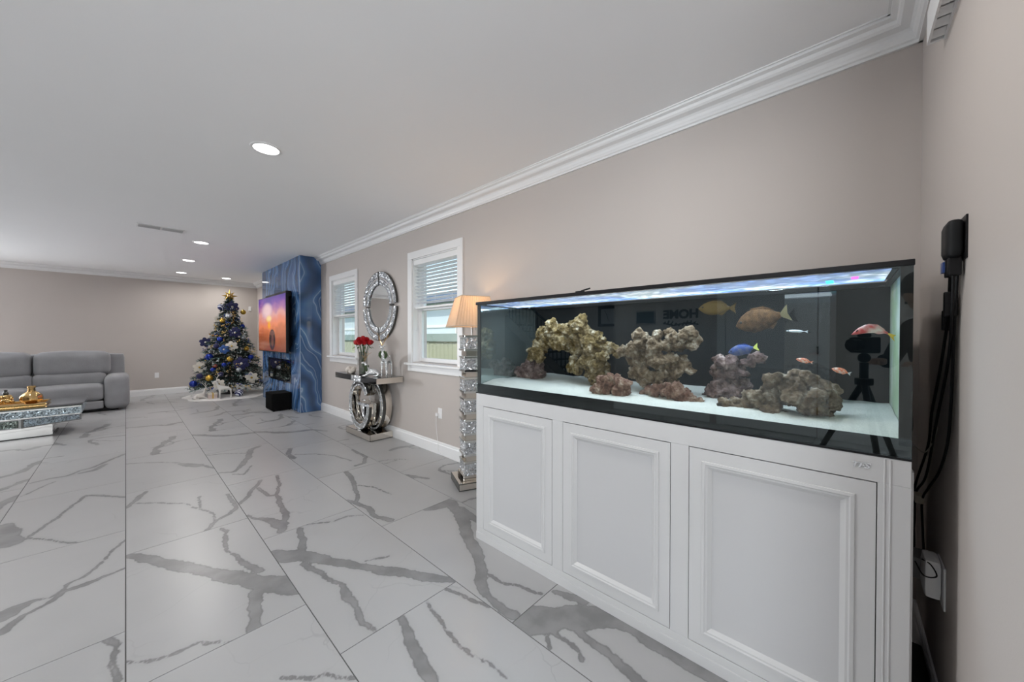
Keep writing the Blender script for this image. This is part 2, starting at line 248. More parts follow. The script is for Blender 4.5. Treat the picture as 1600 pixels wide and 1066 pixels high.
ROCKS = {"arch":[[1.832,1.148,1.404,0.033],[1.822,1.17,1.365,0.046],[1.843,1.241,1.342,0.044],[1.826,1.29,1.342,0.044],[1.82,1.348,1.375,0.032],[1.843,1.357,1.331,0.052],[1.879,1.467,1.318,0.051],[1.871,1.443,1.271,0.04],[1.869,1.484,1.237,0.047],[1.831,1.479,1.191,0.05],[1.853,1.532,1.203,0.034],[1.834,1.535,1.162,0.024],[1.827,1.451,1.166,0.027],[1.822,1.287,1.273,0.057],[1.83,1.324,1.273,0.045],[1.88,1.266,1.273,0.058],[1.873,1.202,1.292,0.056],[1.871,1.137,1.317,0.049],[1.871,1.068,1.304,0.036],[1.829,1.012,1.287,0.023],[1.837,1.095,1.257,0.048],[1.859,1.068,1.233,0.042],[1.866,1.198,1.224,0.038],[1.875,1.139,1.201,0.037],[1.877,1.085,1.19,0.043],[1.821,1.001,1.184,0.035],[1.857,1.206,1.174,0.028],[1.862,1.217,1.124,0.038],[1.85,1.18,1.108,0.031],[1.827,1.131,1.155,0.033],[1.848,1.102,1.143,0.039],[1.821,1.04,1.136,0.041],[1.88,1.027,1.133,0.033],[1.876,1.104,1.093,0.037],[1.853,1.051,1.086,0.036],[1.836,1.068,1.051,0.027],[1.879,1.079,1.01,0.027],[1.855,0.988,1.235,0.032],[1.877,0.961,1.229,0.029],[1.874,0.942,1.213,0.023]],"backleft":[[1.931,1.624,1.062,0.065],[1.924,1.695,1.043,0.044],[1.937,1.565,1.044,0.057],[1.925,1.62,1.105,0.036],[1.906,1.523,1.097,0.035],[1.916,1.659,1.01,0.036],[1.952,1.595,1.005,0.036],[1.898,1.711,1.058,0.022]],"front":[[1.668,0.946,1.028,0.032],[1.709,0.987,1.003,0.025],[1.685,0.902,1.067,0.037],[1.702,0.935,1.068,0.027],[1.698,0.881,1.089,0.027],[1.689,0.899,1.025,0.037],[1.735,0.871,1.065,0.038],[1.679,0.805,1.066,0.034],[1.694,0.807,1.029,0.029],[1.679,0.826,1.023,0.031],[1.709,0.886,1.003,0.024],[1.684,0.797,1.005,0.016]],"stack":[[1.81,0.776,1.32,0.024],[1.837,0.804,1.293,0.028],[1.807,0.743,1.293,0.024],[1.824,0.698,1.304,0.024],[1.848,0.646,1.314,0.024],[1.792,0.607,1.294,0.026],[1.789,0.56,1.299,0.025],[1.801,0.537,1.313,0.028],[1.839,0.525,1.294,0.026],[1.828,0.536,1.27,0.023],[1.802,0.555,1.318,0.018],[1.808,0.77,1.262,0.033],[1.797,0.819,1.24,0.033],[1.817,0.88,1.227,0.028],[1.788,0.699,1.258,0.032],[1.834,0.661,1.258,0.032],[1.848,0.607,1.253,0.029],[1.852,0.821,1.19,0.045],[1.836,0.843,1.184,0.028],[1.852,0.761,1.187,0.039],[1.786,0.683,1.183,0.037],[1.805,0.631,1.189,0.031],[1.853,0.598,1.183,0.032],[1.839,0.566,1.161,0.026],[1.814,0.54,1.144,0.018],[1.851,0.579,1.194,0.018],[1.828,0.794,1.122,0.039],[1.842,0.828,1.119,0.022],[1.806,0.741,1.106,0.038],[1.798,0.759,1.079,0.027],[1.816,0.694,1.104,0.032],[1.795,0.646,1.129,0.031],[1.812,0.613,1.125,0.034],[1.852,0.647,1.084,0.032],[1.808,0.602,1.072,0.021],[1.786,0.672,1.078,0.026],[1.788,0.714,1.217,0.024],[1.797,0.656,1.053,0.024]],"flat":[[1.771,0.717,1.029,0.026],[1.755,0.67,1.041,0.031],[1.752,0.621,1.046,0.033],[1.744,0.572,1.047,0.03],[1.779,0.547,1.032,0.025],[1.757,0.514,1.024,0.02],[1.748,0.485,1.014,0.019],[1.742,0.553,1.007,0.022],[1.742,0.562,1.001,0.015],[1.747,0.493,1.0,0.015],[1.767,0.741,1.02,0.013]],"column":[[1.855,0.43,1.198,0.019],[1.848,0.405,1.182,0.026],[1.879,0.381,1.195,0.024],[1.862,0.455,1.157,0.014],[1.915,0.44,1.154,0.024],[1.854,0.391,1.161,0.028],[1.882,0.452,1.129,0.019],[1.899,0.42,1.125,0.034],[1.874,0.376,1.143,0.028],[1.914,0.357,1.159,0.024],[1.878,0.329,1.184,0.019],[1.862,0.304,1.203,0.018],[1.874,0.285,1.22,0.018],[1.848,0.274,1.209,0.014],[1.874,0.342,1.137,0.023],[1.862,0.423,1.083,0.033],[1.907,0.394,1.091,0.034],[1.903,0.347,1.095,0.024],[1.88,0.328,1.082,0.019],[1.847,0.439,1.043,0.028],[1.863,0.404,1.045,0.033],[1.862,0.365,1.05,0.033],[1.86,0.438,1.011,0.019],[1.861,0.463,1.039,0.024],[1.906,0.49,1.017,0.017],[1.855,0.331,1.054,0.025]],"pile":[[1.699,0.205,1.13,0.025],[1.76,0.191,1.125,0.021],[1.735,0.216,1.091,0.029],[1.764,0.242,1.074,0.026],[1.723,0.274,1.067,0.026],[1.758,0.3,1.052,0.022],[1.741,0.264,1.043,0.03],[1.75,0.292,1.022,0.026],[1.747,0.325,1.019,0.026],[1.73,0.357,1.021,0.022],[1.702,0.375,1.018,0.022],[1.71,0.335,1.007,0.017],[1.756,0.259,1.01,0.026],[1.758,0.221,1.046,0.034],[1.76,0.191,1.057,0.034],[1.719,0.207,1.015,0.029],[1.741,0.213,0.984,0.025],[1.751,0.189,0.99,0.025],[1.74,0.165,1.144,0.021],[1.752,0.143,1.145,0.021],[1.732,0.164,1.108,0.033],[1.741,0.13,1.11,0.037],[1.743,0.097,1.146,0.025],[1.714,0.081,1.139,0.02],[1.76,0.103,1.111,0.033],[1.762,0.073,1.106,0.025],[1.7,0.047,1.133,0.02],[1.763,0.03,1.121,0.018],[1.762,0.027,1.093,0.02],[1.742,0.048,1.083,0.028],[1.698,0.078,1.085,0.032],[1.758,0.114,1.073,0.033],[1.704,0.144,1.077,0.032],[1.763,0.032,1.05,0.024],[1.742,0.053,1.047,0.028],[1.699,0.085,1.052,0.032],[1.707,0.113,1.037,0.024],[1.739,0.044,1.017,0.02],[1.735,0.079,1.006,0.024],[1.747,0.113,0.998,0.021],[1.76,0.069,1.017,0.025]]}
FISH = {"tang":[1.95,0.459,1.439,0.163],"grouper":[1.85,0.264,1.374,0.198],"grey":[1.8,0.142,1.323,0.069],"o1":[1.68,0.11,1.214,0.049],"o2":[1.66,0.011,1.184,0.051],"wrasse":[1.66,-0.064,1.327,0.102],"blue":[1.78,0.319,1.246,0.113]}
ORN = {"striped":[1.459,10.218,1.972],"nf1":[1.639,10.131,1.978],"g1":[1.842,10.157,1.874],"g2":[1.459,10.081,1.667],"wf0":[1.391,10.229,1.698],"b1":[1.808,10.109,1.549],"nf2":[1.647,9.927,1.399],"b2":[1.394,9.951,1.258],"nf3":[1.183,10.247,1.188],"wf1":[1.573,9.826,1.104],"g3":[1.847,9.888,1.041],"b3":[1.211,9.965,0.876],"g4":[1.524,9.738,0.83],"nf4":[1.72,9.711,0.724],"b4":[1.925,9.871,0.85],"wf2":[1.073,10.149,0.655],"red":[1.283,9.792,0.689],"n1":[1.25,9.787,0.61],"g5":[1.184,9.767,0.441],"n2":[1.054,9.978,0.476],"b5":[0.963,10.1,0.312],"wf3":[1.894,9.664,0.404],"n3":[1.361,9.679,0.515],"bf":[1.441,9.835,1.037],"wf4":[1.321,9.623,0.32],"sil":[1.664,9.654,0.591],"s2":[1.557,10.056,1.77],"s3":[1.804,9.968,1.3],"star":[1.615,10.186,2.182],"teal":[1.423,9.726,0.712],"dk":[1.327,9.941,1.107]}
BEADS = [[1.644,10.093,1.875],[1.661,10.064,1.774],[1.643,10.025,1.686],[1.591,9.991,1.598],[1.491,10.0,1.539],[1.403,10.082,1.539]]
BEADS2 = [[1.27,10.24,1.356],[1.326,10.087,1.342],[1.407,9.964,1.314],[1.472,9.888,1.216]]
import numpy as np
# ------------------------------------------------------------------ floor of marble tiles
def marble():
    m = bpy.data.materials.new('polished_marble_tile'); m.use_nodes = True; nt = m.node_tree; N = nt.nodes; L = nt.links; P = N['Principled BSDF']
    tc = N.new('ShaderNodeTexCoord'); oi = N.new('ShaderNodeObjectInfo')
    ad = N.new('ShaderNodeVectorMath'); ad.operation = 'MULTIPLY_ADD'; ad.inputs[1].default_value = (1, 1, 1)
    rv = N.new('ShaderNodeVectorMath'); rv.operation = 'SCALE'; rv.inputs[0].default_value = (7, 3, 5); L.new(oi.outputs['Random'], rv.inputs['Scale'])
    L.new(tc.outputs['Object'], ad.inputs[0]); L.new(rv.outputs[0], ad.inputs[2])
    def nz(sc, det):
        n = N.new('ShaderNodeTexNoise'); n.inputs['Scale'].default_value = sc; n.inputs['Detail'].default_value = det; L.new(ad.outputs[0], n.inputs['Vector']); return n
    def ma(op, a, b, clamp=False):
        n = N.new('ShaderNodeMath'); n.operation = op; n.use_clamp = clamp
        for i, x in enumerate((a, b)):
            if hasattr(x, 'is_output'): L.new(x, n.inputs[i])
            else: n.inputs[i].default_value = x
        return n.outputs[0]
    def mr(x, a, b, c, d):
        n = N.new('ShaderNodeMapRange'); n.interpolation_type = 'SMOOTHSTEP'; L.new(x, n.inputs[0])
        for i, q in enumerate((a, b, c, d)): n.inputs[i + 1].default_value = q
        return n.outputs[0]
    at = N.new('ShaderNodeAttribute'); at.attribute_name = 'vein'
    fine = ma('MULTIPLY', ma('SUBTRACT', nz(30, 7).outputs[0], .465), .030)
    v = ma('ADD', at.outputs['Fac'], fine)
    mask = mr(v, -.0015, .0035, 0, 1)
    rim = ma('SUBTRACT', 1, mr(ma('ABSOLUTE', ma('SUBTRACT', v, .002), 0), 0, .007, 0, 1))
    halo = mr(v, -.035, 0, 0, 1)
    # faint hair veins of the print
    vo = N.new('ShaderNodeTexVoronoi'); vo.feature = 'DISTANCE_TO_EDGE'; vo.inputs['Scale'].default_value = 2.1
    wn_ = N.new('ShaderNodeVectorMath'); wn_.operation = 'MULTIPLY_ADD'; wn_.inputs[1].default_value = (.35, .35, .35); L.new(nz(2.6, 4).outputs['Color'], wn_.inputs[0]); L.new(ad.outputs[0], wn_.inputs[2]); L.new(wn_.outputs[0], vo.inputs['Vector'])
    hair = ma('MULTIPLY', mr(vo.outputs['Distance'], 0, .012, .35, 0), mr(nz(1.7, 2).outputs[0], .48, .62, 0, 1))
    cloud = mr(nz(1.3, 3).outputs[0], .35, .75, .39, .36)
    inner = mr(nz(9, 4).outputs[0], .3, .7, .18, .245)
    def mixf(f, a, b):
        n = N.new('ShaderNodeMix'); n.data_type = 'FLOAT'
        for i, x in ((0, f), (2, a), (3, b)):
            if hasattr(x, 'is_output'): L.new(x, n.inputs[i])
            else: n.inputs[i].default_value = x
        return n.outputs[0]
    base = mixf(ma('MULTIPLY', halo, .14), cloud, .28)
    base = mixf(hair, base, .25)
    base = mixf(mask, base, inner)
    base = mixf(ma('MULTIPLY', ma('MULTIPLY', rim, halo), .55), base, .14)
    cc = N.new('ShaderNodeCombineColor'); L.new(base, cc.inputs[0]); L.new(base, cc.inputs[1]); L.new(ma('MULTIPLY', base, 1.01), cc.inputs[2])
    L.new(cc.outputs[0], P.inputs['Base Color'])
    P.inputs['Roughness'].default_value = .30; P.inputs['Specular IOR Level'].default_value = .45
    return m
M_TILE = marble()
GX0, TX, TY = -0.011, 0.5985, 1.221
def rand_veins(rs):
    out = []
    for _ in range(rs.choice((2, 3, 3))):
        x = rs.uniform(-.05, TX + .05); y = rs.uniform(-.1, TY * .75); a = rs.choice((1, -1)) * rs.uniform(.3, 1.1) + PI / 2
        w_ = rs.choice((.015, .02, .03, .05, .07)); pl = []
        for i in range(rs.randint(9, 16)):
            pl.append((x, y, max(.011, w_ * rs.uniform(.5, 1.35)))); a += rs.gauss(0, .33); s_ = rs.uniform(.05, .1); x += s_ * math.cos(a); y += s_ * math.sin(a)
        out.append(pl)
        if len(pl) > 6:
            x, y, _w = pl[rs.randint(2, 6)]; a2 = a + rs.choice((-1, 1)) * rs.uniform(.6, 1.2); br = []
            for i in range(rs.randint(4, 9)):
                br.append((x, y, .013)); a2 += rs.gauss(0, .4); x += .06 * math.cos(a2); y += .06 * math.sin(a2)
            out.append(br)
    return out
def rough(pl):
    out = []
    for (ax, ay, aw), (bx, by, bw) in zip(pl, pl[1:]):
        n_ = max(1, int(math.hypot(bx - ax, by - ay) / .022)); k_ = min(1.0, max(aw, bw) / .03) * .5 + .5
        for i in range(n_):
            t = i / n_; x = ax + (bx - ax) * t; y = ay + (by - ay) * t
            j = noise.noise_vector((x * 9, y * 9, aw * 50)) * .014 * k_; s_ = 1 + .4 * noise.noise((x * 8, y * 8, 7))
            out.append((x + j.x, y + j.y, max(.012, (aw + (bw - aw) * t) * s_)))
    return out + [pl[-1]]
def tile_mesh(x0, x1, y0, y1, veins, step):
    g = .0023
    xs = np.linspace(x0 + g, x1 - g, max(2, int((x1 - x0) / step))); ys = np.linspace(y0 + g, y1 - g, max(2, int((y1 - y0) / step)))
    X, Y = np.meshgrid(xs, ys); sd = np.full(X.shape, -.06)
    for pl in [rough(p_) for p_ in veins]:
        for (ax, ay, aw), (bx, by, bw) in zip(pl, pl[1:]):
            dx, dy = bx - ax, by - ay; q = dx * dx + dy * dy + 1e-9
            t = np.clip(((X - ax) * dx + (Y - ay) * dy) / q, 0, 1)
            sd = np.maximum(sd, (aw + (bw - aw) * t) / 2 - np.hypot(X - ax - t * dx, Y - ay - t * dy))
    nx, ny = len(xs), len(ys)
    vs = [(float(a), float(b), 0.0) for a, b in zip(X.ravel(), Y.ravel())]
    fs = [(j * nx + i, j * nx + i + 1, (j + 1) * nx + i + 1, (j + 1) * nx + i) for j in range(ny - 1) for i in range(nx - 1)]
    n = len(vs); e = [(x0+g,y0+g),(x1-g,y0+g),(x1-g,y1-g),(x0+g,y1-g)]
    vs += [(a, b, 0.0) for a, b in e] + [(a, b, -.012) for a, b in e]
    fs += [(n+i, n+4+i, n+4+(i+1) % 4, n+(i+1) % 4) for i in range(4)] + [(n+7, n+6, n+5, n+4)]
    me = bpy.data.meshes.new('tile'); me.from_pydata(vs, [], fs); me.materials.append(M_TILE)
    at = me.attributes.new('vein', 'FLOAT', 'POINT'); at.data.foreach_set('value', list(map(float, sd.ravel())) + [-.06] * 8)
    return me
floor = struct(MB().box(-5.2, -3.7, -.10, 2.57, 11.6, -.0025).build('floor', M_GROUT), 'floor of large polished white marble tiles with grey veins')
WX, YN, YF, CZ = 2.37, -0.236, 11.4, 2.70
rs = random.Random(5); variants = [rand_veins(rs) for _ in range(7)]; cache = {}
for row in range(-9, 4):
    ref = 1.915 - .4065 * row
    for n in range(-9, 14):
        x0 = GX0 + row * TX; x1 = x0 + TX; y0 = ref + n * TY; y1 = y0 + TY
        ax0, ax1 = max(x0, -5.0), min(x1, WX); lo = -3.5
        if x1 > .95: lo = YN
        if x1 < -2.9: lo = 3.1
        if x1 < -4.0: lo = 4.6
        ay0, ay1 = max(y0, lo), min(y1, YF)
        if ax1 - ax0 < .03 or ay1 - ay0 < .03: continue
        key = '%d,%d' % (row, n); tr = VEINS.get(key)
        full = (ax1 - ax0 > TX - .001) and (ay1 - ay0 > TY - .001)
        k = rs.randrange(7)
        off = x1 < -1.9 or y1 < -.3
        if tr is None and full:
            ck = (k, off)
            if ck not in cache: cache[ck] = tile_mesh(0, TX, 0, TY, variants[k], .05 if off else .016)
            me = cache[ck]
        else:
            me = tile_mesh(ax0 - x0, ax1 - x0, ay0 - y0, ay1 - y0, tr or variants[k], .05 if off else .0125 if tr else .018)
        o = link('tile', me, floor); o.location = (x0, y0, 0)

# ------------------------------------------------------------------ shell
struct(MB().box(-5.2, -3.7, CZ, 2.57, 11.6, CZ + .15).build('ceiling', M_CEIL), 'flat white painted ceiling')
W = {1: (5.43, 6.33, 1.00, 2.24), 2: (2.97, 3.85, 1.00, 2.24)}     # window openings: y0, y1, z0, z1
b = MB(); x0, x1 = WX, WX + .2
for a, c in ((YN - .2, W[2][0]), (W[2][1], W[1][0]), (W[1][1], YF + .2)): b.box(x0, a, -.1, x1, c, CZ)
for k in (1, 2): b.box(x0, W[k][0], -.1, x1, W[k][1], W[k][2]); b.box(x0, W[k][0], W[k][3], x1, W[k][1], CZ)
struct(b.build('wall_right', M_WALL), 'long greige wall with the two windows')
struct(MB().box(-4.14, YF, -.1, WX, YF + .2, CZ).box(-5.2, YF, -.1, -4.96, YF + .2, CZ).box(-4.96, YF, 2.25, -4.14, YF + .2, CZ).build('wall_far', M_WALL), 'greige far wall behind the sofa and tree')
struct(MB().box(.9, YN - .2, -.1, WX, YN, CZ).build('wall_near', M_WALL), 'greige wall beside the right end of the aquarium')
struct(MB().box(.9, -3.5, -.1, 1.1, YN - .2, CZ).build('wall_entry', M_WALL))
struct(MB().box(-3.2, -3.5, -.1, -3.0, -3.2, CZ).box(-3.2, -.6, -.1, -3.0, 3.1, CZ).box(-3.2, -3.2, 2.42, -3.0, -.6, CZ).box(-3.2, -3.2, -.1, -3.0, -.6, .88).box(-4.2, 2.9, -.1, -3.2, 3.1, CZ).box(-4.2, 3.1, -.1, -4.0, 4.6, CZ).box(-5.2, 4.4, -.1, -4.2, 4.6, CZ)
       .box(-5.2, 4.6, -.1, -5.0, 11.4, CZ).box(-5.0, 6.95, -.1, -4.1, 9.0, CZ).build('wall_left', M_WALL))
struct(MB().box(-3.2, -3.7, -.1, 1.1, -3.5, CZ).build('wall_rear', M_WALL))
# added, unseen door and window frames around the fill lights
r = sroot('added_door', 'added white framed glazed door, out of view, around a fill light', (-4.55, 11.5, 0))
for ya, yb in ((-4.96, -4.88), (-4.22, -4.14)): MB().box(ya, 11.46, 0, yb, 11.54, 2.25).build('stile', M_TRIM, r)
MB().box(-4.88, 11.46, 2.17, -4.22, 11.54, 2.25).build('rail', M_TRIM, r); MB().box(-4.88, 11.46, .0, -4.22, 11.54, .09).build('rail', M_TRIM, r)
MB().box(-4.88, 11.497, .09, -4.22, 11.503, 2.17).build('pane', M_GLASS, r)
r = sroot('window_3', 'added side window with white mullions, out of view, around a fill light', (-3.1, -1.9, .88))
for ya in (-3.2, -2.36, -1.52, -.68): MB().box(-3.14, ya, .88, -3.06, ya + .08, 2.42).build('mullion', M_TRIM, r)
MB().box(-3.14, -3.12, 2.34, -3.06, -.68, 2.42).build('rail', M_TRIM, r); MB().box(-3.14, -3.12, .88, -3.06, -.68, .96).build('rail', M_TRIM, r)
for ya in (-3.12, -2.28, -1.44): MB().box(-3.103, ya, .96, -3.097, ya + .76, 2.34).build('pane', M_GLASS, r)

# crown moulding: stepped ogee; profile = (distance from wall, height)
def crownprof():
    p = [(0, CZ - .115), (.014, CZ - .115), (.014, CZ - .103), (.022, CZ - .098), (.026, CZ - .088)]
    for i in range(7):
        t = i / 6; p.append((.030 + .055 * (t - .12 * math.sin(2 * PI * t)), CZ - .082 + .058 * (t + .12 * math.sin(2 * PI * t))))
    return p + [(.092, CZ - .022), (.105, CZ - .018), (.105, CZ - .006), (.115, CZ - .006), (.115, CZ), (0, CZ)]
CP = crownprof()
struct(MB().prism([(WX - d, z) for d, z in CP], 'y', YN, YF).build('trim_1', M_TRIM), 'white crown moulding along the window wall')
struct(MB().prism([(YF - d, z) for d, z in CP], 'x', -5.0, WX).build('trim_2', M_TRIM), 'white crown moulding along the far wall')
struct(MB().prism([(YN + d, z) for d, z in CP], 'x', .9, WX).build('trim_3', M_TRIM), 'white crown moulding above the aquarium corner wall')
BP = [(0, 0), (.016, 0), (.016, .105), (.012, .115), (.012, .128), (.006, .138), (0, .138)]
def base(name, prof, ax, a0, a1, label=None): return struct(MB().prism(prof, ax, a0, a1).build(name, M_TRIM), label)
base('baseboard_right', [(WX - d, z) for d, z in BP], 'y', YN, 6.83, 'tall white baseboard below the windows')
base('baseboard_corner', [(WX - d, z) for d, z in BP], 'y', 9.35, YF)
base('baseboard_far', [(YF - d, z) for d, z in BP], 'x', -4.14, WX - .02, 'white baseboard along the far wall')
base('baseboard_near', [(YN + d, z) for d, z in BP], 'x', .9, WX - .02, 'white baseboard in the gap beside the aquarium')
base('baseboard_left', [(-3.0 + d, z) for d, z in BP], 'y', 1.52, 3.1)
base('baseboard_left_door', [(-3.0 + d, z) for d, z in BP], 'y', -.7, .14)

# ------------------------------------------------------------------ windows
def window(n, label):
    y0, y1, z0, z1 = W[n]; ym = (y0 + y1) / 2
    r = sroot('window_%d' % n, label, (WX, ym, z0)); c = .085; t = .018
    MB().box(WX - t, y0 - c, z1, WX, y1 + c, z1 + c).build('head_casing', M_TRIM, r, bevel=.003)
    for a in (y0 - c, y1): MB().box(WX - t, a, z0 - .01, WX, a + c, z1).build('side_casing', M_TRIM, r, bevel=.003)
    MB().box(WX - .055, y0 - c - .03, z0 - .035, WX + .1, y1 + c + .03, z0 - .01).build('sill', M_TRIM, r, bevel=.005)
    MB().box(WX - t, y0 - c, z0 - .11, WX, y1 + c, z0 - .035).build('apron', M_TRIM, r, bevel=.003)
    for q in ((WX, y0, z0 - .01, WX + .15, y0 + .012, z1), (WX, y1 - .012, z0 - .01, WX + .15, y1, z1), (WX, y0, z1 - .012, WX + .15, y1, z1), (WX + .1, y0, z0 - .01, WX + .15, y1, z0 + .004)):
        MB().box(*q).build('jamb', M_TRIM, r)
    a0, a1 = y0 + .012, y1 - .012; zm = (z0 + z1) / 2 + .02
    for (xa, lo, hi) in ((WX + .085, z0 + .004, zm + .02), (WX + .118, zm - .02, z1 - .012)):
        s = MB().box(xa, a0, lo, xa + .03, a0 + .05, hi).box(xa, a1 - .05, lo, xa + .03, a1, hi).box(xa, a0 + .05, lo, xa + .03, a1 - .05, lo + .045).box(xa, a0 + .05, hi - .04, xa + .03, a1 - .05, hi).build('sash', M_TRIM, r)
        MB().box(xa + .012, a0 + .05, lo + .045, xa + .017, a1 - .05, hi - .04).build('pane', M_GLASS, s)
    return r
window(1, 'small double hung window beside the blue fireplace column'); window(2, 'double hung window between the round mirror and the lamp')
def blind(n, label):
    y0, y1, z0, z1 = W[n]; ym = (y0 + y1) / 2; r = thing('window_blind', label, 'blind', (WX + .045, ym, z1))
    MB().box(WX + .008, y0 + .014, z1 - .075, WX + .02, y1 - .014, z1 - .013).build('valance', M_BLIND, r, bevel=.003)
    MB().box(WX + .022, y0 + .016, z1 - .06, WX + .072, y1 - .016, z1 - .013).build('headrail', M_BLIND, r)
    zb = 1.665; ns = 12; sl = None
    for i in range(ns):
        z = z1 - .085 - i * (z1 - .085 - zb - .045) / (ns - 1)
        if sl is None:
            t = MB().box(-.025, -(y1 - y0) / 2 + .018, -.0015, .025, (y1 - y0) / 2 - .018, .0015).xf(Matrix.Rotation(math.radians(20), 4, 'Y')); sl = t.mesh('slat'); sl.materials.append(M_BLIND)
        o = link('slat', sl, r); o.location = (0, 0, z - z1)
    MB().box(WX + .02, y0 + .018, zb - .025, WX + .07, y1 - .018, zb).build('bottom_rail', M_BLIND, r, bevel=.004)
    for yy in (y0 + .13, ym, y1 - .13):
        MB().cyl((WX + .019, yy, zb), (WX + .019, yy, z1 - .06), .0012, n=5).build('ladder_cord', M_BLIND, r)
    MB().cyl((WX + .012, y1 - .07, 1.42), (WX + .012, y1 - .07, z1 - .07), .0018, n=5).lathe([(.002, 0), (.008, .01), (.006, .04), (.002, .05)], (WX + .012, y1 - .07, 1.37), 8).build('pull_cord', M_BLIND, r)
blind(1, 'half raised white blind in the window nearest the fireplace'); blind(2, 'half raised white blind in the window nearest the lamp')

# ------------------------------------------------------------------ outdoors
M_GRASS = mk('lawn', (.10, .16, .05), .9, var=.4, scale=20)
M_SIDING = mk('pale_siding', (.62, .68, .72), .8, var=.03)
M_FASCIA = mk('blue_fascia', (.06, .13, .24), .6, var=.1)
M_FENCE = mk('beige_fence_board', (.50, .50, .36), .7, var=.1, scale=4)
M_RAIL = mk('grey_green_fence_rail', (.30, .38, .34), .7, var=.08)
struct(MB().box(2.57, -6, -.4, 30, 26, -.25).build('ground_outside', M_GRASS), 'lawn outside the windows')
h = thing('neighbour_house', 'pale house with a dark blue eave seen through the windows', 'house', (9, 12, -.25))
MB().box(9, 2, -.25, 12, 24, 2.75).build('wall', M_SIDING, h); MB().box(8.6, 1.7, 2.75, 12.4, 24.3, 3.0).build('eave', M_FASCIA, h)
for z in (1.7,): MB().box(8.97, 2, z, 9, 24, z + .12).build('band', M_TRIM, h)
for yy in (10.2, 17.0):
    wn2 = MB().box(8.95, yy, .9, 9, yy + 1.2, 2.2).build('window', M_TRIM, h); MB().box(8.94, yy + .08, .98, 8.955, yy + 1.12, 2.12).build('pane', M_SMOKE, wn2)
fr = thing('garden_fence', 'beige vertical board fence with a grey green top rail outside', 'fence', (5.0, 9, -.25))
bm_ = MB().box(-.012, -.07, 0, .012, .07, 1.47).mesh('board'); bm_.materials.append(M_FENCE)
for i in range(92): o = link('board', bm_, fr); o.location = (0, -6.2 + i * .15, 0)
MB().box(4.95, 2.7, 1.20, 5.05, 16.5, 1.38).build('top_rail', M_RAIL, fr); MB().box(4.96, 2.7, .0, 5.04, 16.5, .1).build('bottom_rail', M_RAIL, fr)

# ------------------------------------------------------------------ ceiling fixtures
M_LENS = mk('downlight_lens', (1, 1, 1), .5, var=.01, emit=9, ec=(1, .99, .97))
DL = [(.72, 3.16, 'downlight nearest the camera in the white ceiling', 12), (.77, 6.99, 'downlight in the ceiling beside the air register', 13), (.79, 8.78, 'second farthest downlight of the ceiling row', 10),
      (.83, 10.55, 'farthest downlight of the ceiling row', 7), (1.64, 10.80, 'downlight in the ceiling above the Christmas tree', 7),
      (1.10, .58, 'added unseen downlight brightening the aquarium end of the room', 10), (-1.6, 3.2, 'added unseen downlight brightening the open floor left of view', 14),
      (-1.6, 6.99, 'added unseen downlight brightening the room over the coffee table', 14)]  # the out-of-view downlights are added to brighten the near corner and left side
for x, y, lab, pw in DL:
    r = thing('ceiling_downlight', lab, 'ceiling light', (x, y, CZ), 0, 'recessed ceiling downlights')
    MB().lathe([(.078, -.001), (.082, -.007), (.098, -.005), (.1, 0), (.078, 0)], (x, y, CZ), 32).build('trim_ring', M_TRIM, r, smooth=True)
    MB().lathe([(.0785, -.004), (.0785, -.0005)], (x, y, CZ), 32).build('lens', M_LENS, r)
    area('downlight_lamp', (x, y, CZ - .012), (0, 0, 0), .15, .15, pw, (1, .97, .93), r, 'DISK', 165)
r = thing('ceiling_register', 'white louvred air register in the ceiling', 'vent', (.32, 6.45, CZ))
MB().box(.10, 6.36, CZ - .008, .54, 6.375, CZ).box(.10, 6.525, CZ - .008, .54, 6.54, CZ).box(.10, 6.375, CZ - .008, .115, 6.525, CZ).box(.525, 6.375, CZ - .008, .54, 6.525, CZ).box(.312, 6.375, CZ - .008, .328, 6.525, CZ).build('frame', M_TRIM, r)
MB().box(.115, 6.375, CZ - .001, .525, 6.525, CZ).build('duct_shade', mk('duct_shadow_grey', (.25, .25, .25), .8), r)  # flat grey sheet paints the shade behind the louvres
lv = MB().box(-.098, -.010, -.001, .098, .010, .001).xf(Matrix.Rotation(.6, 4, 'X')).mesh('louver'); lv.materials.append(M_TRIM)
for xa in (.2135, .4265):
    for i in range(7): o = link('louver', lv, r); o.location = (xa - .32, -.065 + i * .0215, -.006)
# wall register tucked under the crown in the corner
r = thing('wall_register', 'white louvred register box below the crown in the corner', 'vent', (1.55, YN, 2.3))
MB().box(1.20, YN, 2.345, 1.86, YN + .042, 2.40).build('box', M_TRIM, r)
MB().box(1.20, YN + .036, 2.29, 1.86, YN + .042, 2.345).box(1.20, YN, 2.29, 1.86, YN + .006, 2.345).box(1.85, YN + .006, 2.29, 1.86, YN + .036, 2.345).build('frame', M_TRIM, r)
lv2 = MB().box(-.014, -.015, -.0015, .014, .015, .0015).xf(Matrix.Rotation(.5, 4, 'Y')).mesh('louver'); lv2.materials.append(M_TRIM)
for i in range(11): o = link('louver', lv2, r); o.location = (.27 - i * .056, .021, -.002)
